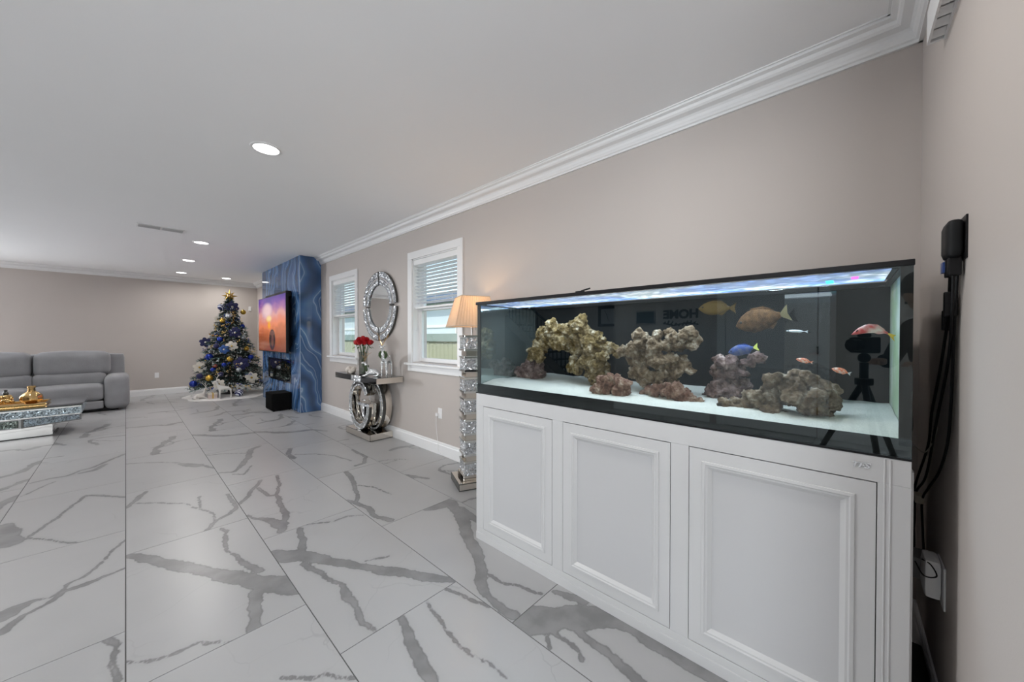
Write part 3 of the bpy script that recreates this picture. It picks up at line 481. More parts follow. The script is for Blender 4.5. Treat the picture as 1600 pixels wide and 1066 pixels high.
# ------------------------------------------------------------------ aquarium stand
XF, Y0, Y1, ZS = 1.54, -.142, 1.747, .94
def ring(prof, y0, y1, z0, z1, s=None):
    s = s or MB(); n = len(s.v); vs = []
    for ins, x in prof: vs += [(x, y0 + ins, z0 + ins), (x, y1 - ins, z0 + ins), (x, y1 - ins, z1 - ins), (x, y0 + ins, z1 - ins)]
    fs = [(i * 4 + k, i * 4 + (k + 1) % 4, (i + 1) * 4 + (k + 1) % 4, (i + 1) * 4 + k) for i in range(len(prof) - 1) for k in range(4)]
    return s.add(vs, fs)
st = thing('aquarium_stand', 'white panelled three door cabinet carrying the long aquarium', 'cabinet', (1.84, .8, 0))
MB().box(XF + .022, Y0 + .002, 0, 2.14, Y1 - .002, ZS - .002).build('carcass', M_CAB, st)
MB().box(XF, Y0, .862, XF + .022, Y1, ZS).build('top_rail', M_CAB, st, bevel=.0015)
MB().box(XF, Y0, 0, XF + .022, Y1, .078).box(XF - .004, Y0 - .002, 0, XF, Y1, .045).build('bottom_rail', M_CAB, st, bevel=.0015)
for a, c in ((Y0, -.073), (.460, .530), (1.073, 1.140), (1.682, Y1)): MB().box(XF, a, .078, XF + .022, c, .862).build('stile', M_CAB, st, bevel=.001)
for yy in (-.100, -.088): MB().cyl((XF, yy, .08), (XF, yy, .935), .0025, n=8).build('bead', M_CAB, st, smooth=True)
MB().box(XF + .02, Y0 - .006, 0, 2.14, Y0, .905).build('side_panel', M_CAB, st)
for a, c in ((1.1425, 1.6795), (.5325, 1.0705), (-.0705, .4575)):
    d = ring([(0, XF + .02), (0, XF), (.05, XF), (.05, XF + .008)], a, c, .081, .859).build('door', M_CAB, st)
    pr = [(.045, XF + .001), (.047, XF - .004), (.056, XF - .005), (.060, XF - .001), (.066, XF - .001), (.080, XF + .0098)]
    ring(pr, a, c, .081, .859).build('moulding', M_CAB, d)
    MB().box(XF + .010, a + .078, .081 + .078, XF + .016, c - .078, .859 - .078).build('panel', M_CABP, d)
# the seams around the doors are open gaps backed by a black sheet that paints their shade
MB().box(XF + .0205, Y0 + .03, .05, XF + .0215, Y1 - .03, .9).build('gap_shade', M_BLACK, st)
def text(name, s, size, M, m, parent, depth=.002, shear=0, off=0):
    cu = bpy.data.curves.new(name, 'FONT'); cu.body = s; cu.size = size; cu.extrude = depth; cu.shear = shear; cu.offset = off; cu.align_x = 'CENTER'; cu.align_y = 'CENTER'
    o = bpy.data.objects.new(name, cu); COL.objects.link(o); dg = bpy.context.evaluated_depsgraph_get(); dg.update()
    me = bpy.data.meshes.new_from_object(o.evaluated_get(dg)); bpy.data.objects.remove(o); me.transform(Matrix.Translation(-Vector(WO[parent.name])) @ M); me.materials.clear(); me.materials.append(m)
    return link(name, me, parent)
def face(loc, right, up):
    r_ = Vector(right); u = Vector(up); n = r_.cross(u); return Matrix(((r_.x, u.x, n.x, loc[0]), (r_.y, u.y, n.y, loc[1]), (r_.z, u.z, n.z, loc[2]), (0, 0, 0, 1)))
text('logo', 'TFS', .022, face((XF - .001, -.034, .906), (0, -1, 0), (0, 0, 1)) @ Matrix.Scale(1.25, 4, (1, 0, 0)), M_CHROME, st, .001, .3, .0004)

# ------------------------------------------------------------------ aquarium
ZT = 1.525; XB = 2.14
aq = thing('aquarium', 'long black edged glass aquarium standing on the white cabinet', 'aquarium', (1.84, .8, ZS))
MB().box(XF, Y0, ZS + .003, XF + .010, Y1 + .003, ZT - .003).build('front_pane', M_TANKG, aq)
MB().box(XF + .012, Y0, ZS, XB, Y1, ZS + .042).build('base', M_GLOSSB, aq)
MB().box(XF + .0105, Y0, ZS, XF + .018, Y1, 1.0).build('lower_band', M_GLOSSB, aq)
for zz in ((ZT - .018, ZT),): MB().box(XF - .002, Y0 - .002, zz[0], XF + .03, Y1 + .004, zz[1]).build('front_rim', M_BLACK, aq, bevel=.002)
MB().box(XF - .001, Y0 - .001, ZS, XF + .012, Y1 + .004, ZS + .006).build('bottom_trim', M_BLACK, aq)
MB().box(XF + .03, Y0 - .002, ZT - .018, XB, Y0 + .024, ZT).build('side_rim', M_BLACK, aq); MB().box(XF + .03, Y1 - .024, ZT - .018, XB, Y1 + .004, ZT).build('side_rim', M_BLACK, aq)
MB().box(XB - .03, Y0, ZT - .018, XB, Y1, ZT).build('rear_rim', M_BLACK, aq)
for a, c in ((Y0, Y0 + .026), (Y1 - .026, Y1)): MB().box(XF + .0105, a, ZS + .04, XF + .018, c, ZT - .018).build('corner_strip', M_BLACK, aq)
MB().box(XB - .012, Y0 + .002, ZS + .04, XB, Y1 - .002, ZT - .018).build('back_panel', mk('dark_back_panel', (.003, .005, .007), .6, var=.3, spec=.1), aq)
M_ALGAE = mk('algae_film', (.42, .56, .36), .6, var=.3, scale=9, c2=(.60, .68, .60))
MB().box(XF + .018, Y0 + .004, ZS + .04, XB - .012, Y0 + .010, ZT - .018).build('side_pane', M_ALGAE, aq)
MB().box(XF + .018, Y1 - .010, ZS + .04, XB - .012, Y1 - .004, ZT - .018).build('side_pane', mk('water_mirror_pane', (.42, .50, .50), .05, metal=.85, var=.05), aq)
MB().box(XF + .03, Y0 - .002, ZS, XB, Y0 + .003, ZT - .018).build('side_cover', M_BLACK, aq)
ov = MB().box(1.99, .03, ZS + .04, 2.125, .20, 1.49).build('overflow_box', M_GLOSSB, aq)
MB().box(1.86, Y0 - .026, 1.22, 1.98, Y0 - .002, 1.36).box(1.9, Y0 - .034, 1.10, 2.02, Y0 - .002, 1.19).build('pump_magnet', M_BLACK, aq, bevel=.006)
MB().box(XF + .004, .955, ZT - .001, XF + .018, 1.0, ZT + .006).cyl((XF + .011, .97, ZT + .006), (XF + .03, .93, ZT + .018), .004, n=8).build('clip', M_BLACK, aq)
# rippled water surface
b = MB(); nx, ny = 24, 70; xa, xb_, ya, yb_ = XF + .02, XB - .014, Y0 + .012, Y1 - .012
b.add([(xa + (xb_ - xa) * i / nx, ya + (yb_ - ya) * j / ny, 1.476 + .004 * noise.noise((i * .45, j * .5, 2))) for j in range(ny + 1) for i in range(nx + 1)],
      [(j * (nx + 1) + i, j * (nx + 1) + i + 1, (j + 1) * (nx + 1) + i + 1, (j + 1) * (nx + 1) + i) for j in range(ny) for i in range(nx)])
ws = b.build('water_surface', M_WATER, aq, smooth=True)
# sand bed
M_SAND = mk('white_coral_sand', (.64, .64, .60), .95, var=.2, scale=160, bump=.6, bscale=300)
b = MB(); nx, ny = 30, 90
def sandz(x, y): return 1.002 + .030 * (x - XF) / .6 + .012 * noise.noise((x * 5, y * 4, 0)) + .004 * noise.noise((x * 20, y * 20, 3)) - .012 * max(0, 1 - (x - XF) / .1)
b.add([(xa + (xb_ - xa) * i / nx, ya + (yb_ - ya) * j / ny, sandz(xa + (xb_ - xa) * i / nx, ya + (yb_ - ya) * j / ny)) for j in range(ny + 1) for i in range(nx + 1)],
      [(j * (nx + 1) + i, j * (nx + 1) + i + 1, (j + 1) * (nx + 1) + i + 1, (j + 1) * (nx + 1) + i) for j in range(ny) for i in range(nx)])
n = len(b.v)
b.add([(xa, ya + (yb_ - ya) * j / ny, sandz(xa, ya + (yb_ - ya) * j / ny)) for j in range(ny + 1)] + [(xa, ya + (yb_ - ya) * j / ny, .983) for j in range(ny + 1)], [(j, j + 1, ny + 2 + j, ny + 1 + j) for j in range(ny)])
sb = b.build('sand_bed', M_SAND, None, smooth=True); sb.data.materials.append(mk('algae_stained_sand', (.42, .40, .26), .95, scale=60, c2=(.58, .56, .46)))
for p_ in list(sb.data.polygons)[-ny:]: p_.material_index = 1
tag(sb, 'white coral sand covering the aquarium floor', 'sand', kind='stuff')
# LED bar lying across the tank above the water
m = bpy.data.materials.new('led_strip'); m.use_nodes = True; N = m.node_tree.nodes; L = m.node_tree.links; P = N['Principled BSDF']
tc = N.new('ShaderNodeTexCoord'); vo = N.new('ShaderNodeTexVoronoi'); vo.inputs['Scale'].default_value = 26; L.new(tc.outputs['Object'], vo.inputs['Vector'])
no = N.new('ShaderNodeTexNoise'); no.inputs['Scale'].default_value = 3.5; L.new(tc.outputs['Object'], no.inputs['Vector'])
rp = N.new('ShaderNodeValToRGB'); e = rp.color_ramp.elements; e[0].position = .40; e[0].color = (.22, .38, 1, 1); e[1].position = .60; e[1].color = (.85, .92, 1, 1); L.new(no.outputs[0], rp.inputs[0])
ms = N.new('ShaderNodeMapRange'); ms.inputs[1].default_value = 0; ms.inputs[2].default_value = .55; ms.inputs[3].default_value = 5.0; ms.inputs[4].default_value = 1.1; L.new(vo.outputs['Distance'], ms.inputs[0])
sxx = N.new('ShaderNodeSeparateXYZ'); L.new(tc.outputs['Generated'], sxx.inputs[0]); rr_ = N.new('ShaderNodeValToRGB'); e2 = rr_.color_ramp.elements
e2[0].position = 0; e2[0].color = (.25,) * 3 + (1,); e2[1].position = 1; e2[1].color = (.5,) * 3 + (1,); q2 = e2.new(.55); q2.color = (.35,) * 3 + (1,); q2 = e2.new(.78); q2.color = (1,) * 3 + (1,); q2 = e2.new(.9); q2.color = (1,) * 3 + (1,)
L.new(sxx.outputs[0], rr_.inputs[0]); mm_ = N.new('ShaderNodeMath'); mm_.operation = 'MULTIPLY'; L.new(rr_.outputs[0], mm_.inputs[0]); L.new(ms.outputs[0], mm_.inputs[1]); ms = mm_
L.new(rp.outputs[0], P.inputs['Emission Color']); L.new(ms.outputs[0], P.inputs['Emission Strength']); P.inputs['Base Color'].default_value = (.8, .85, .9, 1)
lb = thing('led_light_bar', 'long blue white LED bar along the top of the aquarium', 'light bar', (1.72, .82, ZT))
MB().box(1.575, -.10, ZT - .016, 1.89, 1.70, ZT - .004).build('housing', M_BLACK, lb, bevel=.003)
MB().box(1.58, -.10, ZT - .020, 1.885, 1.69, ZT - .0162).build('diode_strip', m, lb)
MB().box(1.74, .035, ZT - .0215, 1.83, .056, ZT - .0202).build('cyan_diode', mk('cyan_diode', (.1, .9, .9), .4, emit=1.2, ec=(.1, .85, .85)), lb)
MB().box(1.68, -.030, ZT - .0215, 1.75, -.012, ZT - .0202).build('magenta_diode', mk('magenta_diode', (.9, .1, .8), .4, emit=1.2, ec=(.9, .2, .8)), lb)
for yy in (-.115, 1.70): MB().box(1.60, yy, ZT - .016, 1.87, yy + .02, ZT + .002).build('foot', M_BLACK, lb)
area('led_lamp', (1.74, .80, ZT - .024), (0, 0, 0), .20, 1.5, 7.5, (.97, .98, 1), lb)

# live rocks
def rockmat(name, a, b_, c, d):
    m = bpy.data.materials.new(name); m.use_nodes = True; N = m.node_tree.nodes; L = m.node_tree.links; P = N['Principled BSDF']
    tc = N.new('ShaderNodeTexCoord'); n1 = N.new('ShaderNodeTexNoise'); n1.inputs['Scale'].default_value = 22; n1.inputs['Detail'].default_value = 7; n1.inputs['Roughness'].default_value = .65; L.new(tc.outputs['Object'], n1.inputs['Vector'])
    r = N.new('ShaderNodeValToRGB'); el = r.color_ramp.elements; el[0].position = .30; el[0].color = (*a, 1); el[1].position = .46; el[1].color = (*b_, 1)
    q = el.new(.56); q.color = (*c, 1); q = el.new(.68); q.color = (*d, 1); L.new(n1.outputs[0], r.inputs[0])
    n2 = N.new('ShaderNodeTexVoronoi'); n2.inputs['Scale'].default_value = 70; L.new(tc.outputs['Object'], n2.inputs['Vector'])
    L.new(r.outputs[0], P.inputs['Base Color']); P.inputs['Roughness'].default_value = .85; P.inputs['Specular IOR Level'].default_value = .2
    bp = N.new('ShaderNodeBump'); bp.inputs['Strength'].default_value = .9; bp.inputs['Distance'].default_value = .008; L.new(n2.outputs['Distance'], bp.inputs['Height']); L.new(bp.outputs[0], P.inputs['Normal'])
    return m
RM = {'tan': rockmat('tan_live_rock', (.022, .014, .010), (.11, .072, .042), (.20, .15, .105), (.42, .37, .31)),
      'olive': rockmat('olive_live_rock', (.022, .015, .008), (.125, .082, .028), (.21, .155, .085), (.46, .41, .33)),
      'purple': rockmat('purple_live_rock', (.028, .016, .016), (.12, .075, .07), (.21, .145, .135), (.40, .31, .28)),
      'red': rockmat('reddish_live_rock', (.035, .016, .012), (.14, .07, .05), (.22, .135, .10), (.36, .28, .22))}
tx1 = bpy.data.textures.new('lumps', 'VORONOI'); tx1.noise_scale = .038
tx2 = bpy.data.textures.new('grain', 'CLOUDS'); tx2.noise_scale = .016; tx2.noise_depth = 3
def rock(key, label, mat_, vox=.0072):
    bl = ROCKS[key]; bm = bmesh.new()
    for x, y, z, r in bl:
        M = Matrix.Translation((x, y, z)) @ Matrix.Rotation(random.uniform(0, 3), 4, Vector((random.random(), random.random(), 1)))
        bmesh.ops.create_icosphere(bm, subdivisions=2, radius=r * .98, matrix=M)
    for v in bm.verts:
        v.co.x = min(2.115, max(1.575, v.co.x)); v.co.y = max(-.10, v.co.y)
    me = bpy.data.meshes.new('live_rock'); bm.to_mesh(me); bm.free()
    o = bpy.data.objects.new('live_rock', me); COL.objects.link(o); WO[o.name] = (0, 0, 0)
    rm = o.modifiers.new('r', 'REMESH'); rm.mode = 'VOXEL'; rm.voxel_size = vox
    d = o.modifiers.new('d1', 'DISPLACE'); d.texture = tx1; d.strength = .042; d.mid_level = .45; d.texture_coords = 'GLOBAL'
    d = o.modifiers.new('d2', 'DISPLACE'); d.texture = tx2; d.strength = .030; d.mid_level = .5; d.texture_coords = 'GLOBAL'
    evaluated(o, 'live_rock'); o.data.materials.clear(); o.data.materials.append(RM[mat_])
    for p in o.data.polygons: p.use_smooth = True
    tag(o, label, 'rock', 'live rocks in the aquarium'); return o
rock('arch', 'large knobbly live rock arch in the left half of the aquarium', 'olive')
rock('backleft', 'purplish rock at the back left of the aquarium below the arch', 'purple')
rock('front', 'reddish rough rock at the front glass below the arch', 'red')
rock('stack', 'layered tan rock stack in the middle of the aquarium', 'tan')
rock('flat', 'low flat brown rock lying on the sand below the stack', 'red')
rock('column', 'upright purplish coral covered rock right of the middle', 'purple')
rock('pile', 'wide brown boulder rock pile in the right half of the aquarium', 'tan')

# fish: flattened bodies swimming along the glass (head towards +y)
def fish(key, label, mats, hr, th_, tilt, curve=0, eye=.03, name='fish', dors=.35, fork=.7):
    x, y, z, Ln = FISH[key]; r = thing(name, label, 'fish', (x, y, z)); H_ = Ln * hr
    prof = [(0, .02), (.05, .3), (.15, .68), (.3, .97), (.42, 1), (.58, .86), (.72, .55), (.8, .3), (.84, .24)]
    R_ = Matrix.Rotation(tilt, 4, 'X')
    def put(b_): b_.xf(R_); b_.v = [(a + curve * (b2 / Ln) ** 2 * 0, b2, c + curve * (b2 / Ln) ** 2) for a, b2, c in b_.v]; return b_
    b_ = MB(); nn = 12; vs = []
    for t, q in prof:
        for k in range(nn): a = 2 * PI * k / nn; vs.append((th_ * Ln * q * math.cos(a) * .5, Ln * (.5 - t), H_ * q * math.sin(a) * .5 * (1.06 if math.sin(a) > 0 else .95)))
    fs = [(i * nn + k, i * nn + (k + 1) % nn, (i + 1) * nn + (k + 1) % nn, (i + 1) * nn + k) for i in range(len(prof) - 1) for k in range(nn)] + [tuple(range(nn))[::-1], tuple(range(len(vs) - nn, len(vs)))]
    put(b_.add(vs, fs)).build('body', mats[0], r, smooth=True, local=True)
    t2 = .0012
    def fin(nm, poly, mm): put(MB().prism(poly, 'x', -t2, t2)).build(nm, mm, r, local=True)
    fin('tail_fin', [(-.33 * Ln, .06 * H_), (-.5 * Ln, .32 * H_ + .02 * Ln), (-.46 * Ln, 0), (-.5 * Ln, -.32 * H_ - .02 * Ln), (-.33 * Ln, -.06 * H_)], mats[1])
    fin('dorsal_fin', [(.22 * Ln, .38 * H_), (.12 * Ln, H_ * (.45 + dors * .4)), (-.1 * Ln, H_ * (.42 + dors * .4)), (-.26 * Ln, H_ * .30), (-.24 * Ln, .12 * H_), (0, .3 * H_)], mats[2])
    fin('anal_fin', [(0, -.4 * H_), (-.14 * Ln, -H_ * (.36 + dors * .4)), (-.25 * Ln, -H_ * .26), (-.2 * Ln, -.12 * H_)], mats[2])
    put(MB().ball((-th_ * Ln * .30, Ln * .37, H_ * .1), Ln * eye, 8, 6, (.5, 1, 1))).build('eye', M_BLACK, r, smooth=True, local=True)
fy = mk('yellow_brown_scales', (.06, .036, .009), .8, var=.2, scale=20, spec=.08)
fb = mk('speckled_brown_scales', (.030, .014, .006), .8, scale=55, c2=(.085, .045, .02), spec=.08); fbt = mk('olive_tail', (.06, .045, .01), .6, var=.2)
fo = mk('orange_spotted_scales', (.75, .16, .05), .45, scale=130, c2=(.80, .60, .50))
fg = mk('silver_grey_scales', (.50, .53, .55), .4, var=.2); fr_ = mk('red_white_scales', (.62, .04, .04), .4, scale=30, c2=(.80, .66, .60)); fye = mk('yellow_fin', (.85, .60, .04), .45)
fbl = mk('blue_scales', (.02, .05, .20), .6, scale=60, c2=(.10, .11, .18), spec=.15); fgr = mk('lime_yellow_fin', (.62, .70, .15), .5)
fish('tang', 'dim yellow brown fish near the water surface', (fy, fy, fy), .42, .2, .03)
fish('grouper', 'large speckled brown fish swimming below the light bar', (fb, fbt, fb), .50, .3, -.28)
fish('grey', 'tiny silver grey fish in open water', (fg, fg, fg), .16, .14, .05)
fish('o1', 'small orange fish above the boulder pile', (fo, fo, fo), .34, .25, .22)
fish('o2', 'small orange and white fish right of the boulder pile', (fo, fg, fo), .36, .25, .30)
fish('wrasse', 'red and white fish with a yellow tail at the right glass', (fr_, fye, fr_), .28, .2, .12, -.10)
fish('blue', 'blue and yellow fish resting on the purplish rock', (fbl, fgr, fbl), .40, .3, -.25)

# ------------------------------------------------------------------ corner wall: power box, cables, outlet
pb = thing('power_outlet_box', 'black outlet box with plugs on the corner wall', 'outlet', (1.575, YN, 1.57))
MB().rounded(1.53, YN + .003, 1.518, 1.625, YN + .036, 1.622, .014, n=5).build('housing', mk('dark_rubber', (.007, .008, .009), .55, var=.3, spec=.25), pb, smooth=True)
MB().box(1.525, YN, 1.512, 1.632, YN + .004, 1.628).build('back_plate', M_BLACK, pb)
for xx in (1.56, 1.60): MB().box(xx - .012, YN + .006, 1.470, xx + .012, YN + .03, 1.52).build('plug', M_BLACK, pb, bevel=.003)
MB().box(1.60, YN + .012, 1.485, 1.63, YN + .034, 1.515).build('indicator', mk('blue_plastic', (.05, .10, .32), .3), pb)
MB().box(1.60, YN + .004, 1.36, 1.62, YN + .03, 1.43).build('inline_switch', M_BLACK, pb, bevel=.003); MB().box(1.66, YN + .006, 1.32, 1.675, YN + .026, 1.38).build('inline_adapter', M_BLACK, pb, bevel=.003)
def cable(label, pts, r_=.0035, m=M_BLACK):
    P_ = [Vector(p) for p in pts]; out = []
    for i in range(len(P_) - 1):
        a, b_, c, d = P_[max(i - 1, 0)], P_[i], P_[i + 1], P_[min(i + 2, len(P_) - 1)]
        for k in range(6):
            t = k / 6; out.append(.5 * ((2 * b_) + (c - a) * t + (2 * a - 5 * b_ + 4 * c - d) * t * t + (3 * b_ - a - 3 * c + d) * t ** 3))
    out.append(P_[-1]); return tag(MB().tube(out, r_, 7).build('power_cable', m, None, smooth=True), label, 'cable')
cable('thick black cable hanging straight from the outlet box', [(1.56, -.216, 1.475), (1.60, -.220, 1.35), (1.66, -.222, 1.22), (1.80, -.218, 1.02), (1.96, -.215, .80), (2.10, -.205, .69), (2.08, -.2, .58), (2.12, -.195, .45)])
cable('black cable looping left below the outlet box', [(1.60, -.216, 1.475), (1.65, -.219, 1.35), (1.72, -.215, 1.2), (1.80, -.208, 1.05), (1.90, -.212, .92), (2.08, -.2, .72), (2.12, -.2, .62), (2.06, -.198, .5), (2.12, -.195, .42)])
cable('black cable hanging nearest the corner wall', [(1.58, -.226, 1.475), (1.62, -.227, 1.30), (1.64, -.227, 1.12), (1.68, -.226, .98), (1.80, -.225, .86), (1.95, -.22, .76), (2.04, -.215, .68), (1.98, -.212, .57), (1.96, -.21, .50), (2.10, -.195, .42)])
cable('thin black pump cable at the aquarium side', [(1.95, -.172, 1.10), (1.93, -.178, .98), (1.97, -.172, .9), (1.94, -.18, .8), (1.99, -.176, .72), (1.95, -.182, .66), (2.05, -.19, .60), (2.0, -.19, .52), (2.06, -.185, .44)], .0022)
cable('thin grey wire crossing behind the black cables', [(1.96, -.175, .92), (1.88, -.2, .90), (1.85, -.218, .95), (1.84, -.226, 1.0)], .0018, mk('grey_wire', (.3, .28, .25), .6))
tag(MB().box(2.03, -.220, .672, 2.09, -.196, .70).build('cable_tie', mk('beige_velcro', (.55, .50, .40), .8), bevel=.003), 'beige strap tying the black cables together', 'cable tie')
wp = thing('outlet_adapter', 'white plug adapter on the outlet low on the corner wall', 'adapter', (1.80, YN, .5))
MB().box(1.745, YN, .435, 1.86, YN + .005, .57).build('cover_plate', M_PLATE, wp, bevel=.002)
MB().rounded(1.76, YN + .005, .455, 1.85, YN + .045, .58, .012, n=4).build('body', M_PLATE, wp, smooth=True)
cable('short black wire over the white adapter', [(1.79, -.19, .565), (1.75, -.205, .57), (1.735, -.215, .545), (1.75, -.19, .53), (1.84, -.18, .53)], .002)
tag(MB().rounded(1.95, -.232, .42, 2.05, -.16, .50, .01, n=4).build('power_brick', mk('grey_plastic', (.22, .22, .22), .5), smooth=True), 'grey power brick tucked behind the cabinet corner', 'power brick')
tag(MB().box(1.72, -.215, .0, 2.0, -.152, .16).build('black_case', M_BLACK, bevel=.008), 'black case standing on the floor beside the cabinet', 'case')
# ------------------------------------------------------------------ fireplace column
def onyx():
    m = bpy.data.materials.new('blue_onyx'); m.use_nodes = True; N = m.node_tree.nodes; L = m.node_tree.links; P = N['Principled BSDF']
    tc = N.new('ShaderNodeTexCoord'); no = N.new('ShaderNodeTexNoise'); no.inputs['Scale'].default_value = 1.1; no.inputs['Detail'].default_value = 2; L.new(tc.outputs['Object'], no.inputs['Vector'])
    ma = N.new('ShaderNodeVectorMath'); ma.operation = 'MULTIPLY_ADD'; ma.inputs[1].default_value = (.9, .9, .5); L.new(no.outputs['Color'], ma.inputs[0])
    mp = N.new('ShaderNodeMapping'); mp.inputs['Scale'].default_value = (1, 1, .28); L.new(tc.outputs['Object'], mp.inputs[0]); L.new(mp.outputs[0], ma.inputs[2])
    wv = N.new('ShaderNodeTexWave'); wv.bands_direction = 'DIAGONAL'; wv.inputs['Scale'].default_value = 1.1; wv.inputs['Distortion'].default_value = 3.0; wv.inputs['Detail'].default_value = 1.5; L.new(ma.outputs[0], wv.inputs[0])
    r = N.new('ShaderNodeValToRGB'); e = r.color_ramp.elements; e[0].position = 0; e[0].color = (.030, .070, .16, 1); e[1].position = 1; e[1].color = (.05, .12, .26, 1)
    for p, c in ((.35, (.055, .135, .30)), (.55, (.10, .20, .38)), (.60, (.34, .46, .62)), (.64, (.08, .18, .36)), (.86, (.045, .11, .25)), (.90, (.25, .36, .52)), (.93, (.04, .10, .24))):
        q = e.new(p); q.color = (*c, 1)
    L.new(wv.outputs[0], r.inputs[0]); L.new(r.outputs[0], P.inputs['Base Color']); P.inputs['Roughness'].default_value = .06; P.inputs['Specular IOR Level'].default_value = .6
    return m
M_ONYX = onyx(); FX, FY0, FY1 = 2.027, 6.83, 9.30
fp = thing('fireplace_column', 'ceiling high blue onyx fireplace column with polished panels', 'fireplace', (2.2, 8.06, 0))
MB().box(FX + .02, FY0 + .02, 0, WX - .002, FY1, CZ).build('core', M_BLACK, fp)
fb0, fb1, fz0, fz1 = 7.32, 8.84, .46, .885
for q in ((FY0, FY1, fz1, CZ), (FY0, fb0, fz0, fz1), (fb1, FY1, fz0, fz1), (FY0, FY1, 0, fz0)):
    MB().box(FX, q[0] + .001, q[2] + .001, FX + .02, q[1] - .001, q[3] - .001).build('front_panel', M_ONYX, fp)
MB().box(FX + .02, FY0, 0, WX - .002, FY0 + .02, CZ).build('side_panel', M_ONYX, fp)
MB().box(FX - .001, FY0 - .001, 0, FX + .004, FY0 + .004, CZ).build('corner_edge', mk('pale_edge', (.5, .58, .65), .2), fp)
fi = MB().box(FX + .0201, fb0, fz0, FX + .024, fb1, fz1).build('firebox', M_BLACK, fp)
ring([(0, FX + .02), (0, FX - .006), (.03, FX - .006), (.03, FX + .02)], fb0, fb1, fz0, fz1).build('firebox_frame', M_GLOSSB, fi)
MB().box(FX + .008, fb0 + .03, fz0 + .03, FX + .011, fb1 - .03, fz1 - .03).build('firebox_glass', M_SMOKEG, fi)
b = MB(); rr = random.Random(3)
for i in range(70): c = (FX + .016, rr.uniform(fb0 + .06, fb1 - .06), fz0 + .04 + rr.random() * .07); b.ball(c, .02, 5, 4, (.3, 1, 1))
b.build('crystal_embers', M_CRYS, fi)
for i in range(26):
    pass
# television on its bracket
tv = thing('television', 'wall mounted television showing a purple and orange sunset with a boat', 'television', (1.90, 7.96, 1.55))
T0, T1, TZ0, TZ1, TXF = 7.05, 8.90, 1.02, 2.075, 1.875
MB().box(TXF, T0, TZ0, TXF + .045, T1, TZ1).build('housing', M_BLACK, tv, bevel=.004)
MB().box(TXF + .045, 7.35, 1.10, FX - .001, 8.3, 2.0).build('bracket', M_BLACK, tv)
MB().box(TXF + .05, 7.25, 2.02, FX - .01, 8.6, 2.125).build('sound_bar', M_BLACK, tv, bevel=.006)
m = bpy.data.materials.new('sunset_screen'); m.use_nodes = True; nt = m.node_tree; N = nt.nodes; L = nt.links; P = N['Principled BSDF']
tc = N.new('ShaderNodeTexCoord'); sx = N.new('ShaderNodeSeparateXYZ'); L.new(tc.outputs['Generated'], sx.inputs[0])
def mth(op, a, b_=0, cl=False):
    n_ = N.new('ShaderNodeMath'); n_.operation = op; n_.use_clamp = cl
    for i, x in enumerate((a, b_)):
        if hasattr(x, 'is_output'): L.new(x, n_.inputs[i])
        else: n_.inputs[i].default_value = x
    return n_.outputs[0]
U = mth('SUBTRACT', 1, sx.outputs[1]); Vv = sx.outputs[2]          # u to the viewer's right, v up
no = N.new('ShaderNodeTexNoise'); no.inputs['Scale'].default_value = 3; no.inputs['Detail'].default_value = 5; L.new(tc.outputs['Generated'], no.inputs['Vector'])
vj = mth('ADD', Vv, mth('MULTIPLY', mth('SUBTRACT', no.outputs[0], .5), .5))
r = N.new('ShaderNodeValToRGB'); e = r.color_ramp.elements; e[0].position = 0; e[0].color = (.22, .05, .02, 1); e[1].position = 1; e[1].color = (.07, .03, .30, 1)
for p, c in ((.22, (.36, .09, .03)), (.40, (.65, .17, .06)), (.46, (.85, .24, .10)), (.55, (.80, .25, .16)), (.66, (.75, .34, .32)), (.76, (.40, .15, .36)), (.88, (.16, .05, .36))): q = e.new(p); q.color = (*c, 1)
L.new(vj, r.inputs[0])
def blob(cx_, cy_, sx_, sy_, lo=0, hi=1):
    a = mth('POWER', mth('DIVIDE', mth('SUBTRACT', U, cx_), sx_), 2); b_ = mth('POWER', mth('DIVIDE', mth('SUBTRACT', Vv, cy_), sy_), 2)
    n_ = N.new('ShaderNodeMapRange'); n_.interpolation_type = 'SMOOTHSTEP'; L.new(mth('ADD', a, b_), n_.inputs[0])
    n_.inputs[1].default_value = lo; n_.inputs[2].default_value = hi; n_.inputs[3].default_value = 1; n_.inputs[4].default_value = 0; return n_.outputs[0]
def cmix(f, a, c):
    n_ = N.new('ShaderNodeMix'); n_.data_type = 'RGBA'; L.new(f, n_.inputs[0]); L.new(a, n_.inputs[6]); n_.inputs[7].default_value = (*c, 1); return n_.outputs[2]
c_ = cmix(blob(.34, .76, .26, .17), r.outputs[0], (.90, .62, .62)); c_ = cmix(blob(.42, .60, .13, .08), c_, (1, .72, .30)); c_ = cmix(blob(.43, .48, .07, .10), c_, (1, .42, .03))
c_ = cmix(blob(.54, .21, .12, .20, .8, 1), c_, (.04, .015, .012)); c_ = cmix(blob(.54, .33, .10, .05, .7, 1), c_, (.16, .07, .06)); c_ = cmix(blob(.55, .19, .05, .13, .6, 1), c_, (.16, .06, .04))
L.new(c_, P.inputs['Emission Color']); P.inputs['Emission Strength'].default_value = .8; P.inputs['Base Color'].default_value = (.01, .01, .01, 1); P.inputs['Roughness'].default_value = .15
MB().box(TXF - .002, T0 + .012, TZ0 + .018, TXF, T1 - .012, TZ1 - .012).build('screen', m, tv)
sw = thing('subwoofer', 'black subwoofer box on the floor before the fireplace', 'speaker', (1.88, 7.5, 0))
MB().box(1.725, 7.285, .012, 2.02, 7.72, .31).build('cabinet', mk('dull_black', (.004, .004, .004), .8, var=.2, spec=.1), sw, bevel=.006); MB().box(1.718, 7.30, .025, 1.725, 7.705, .30).build('grille', mk('speaker_cloth', (.004, .004, .004), .95, spec=.05), sw)
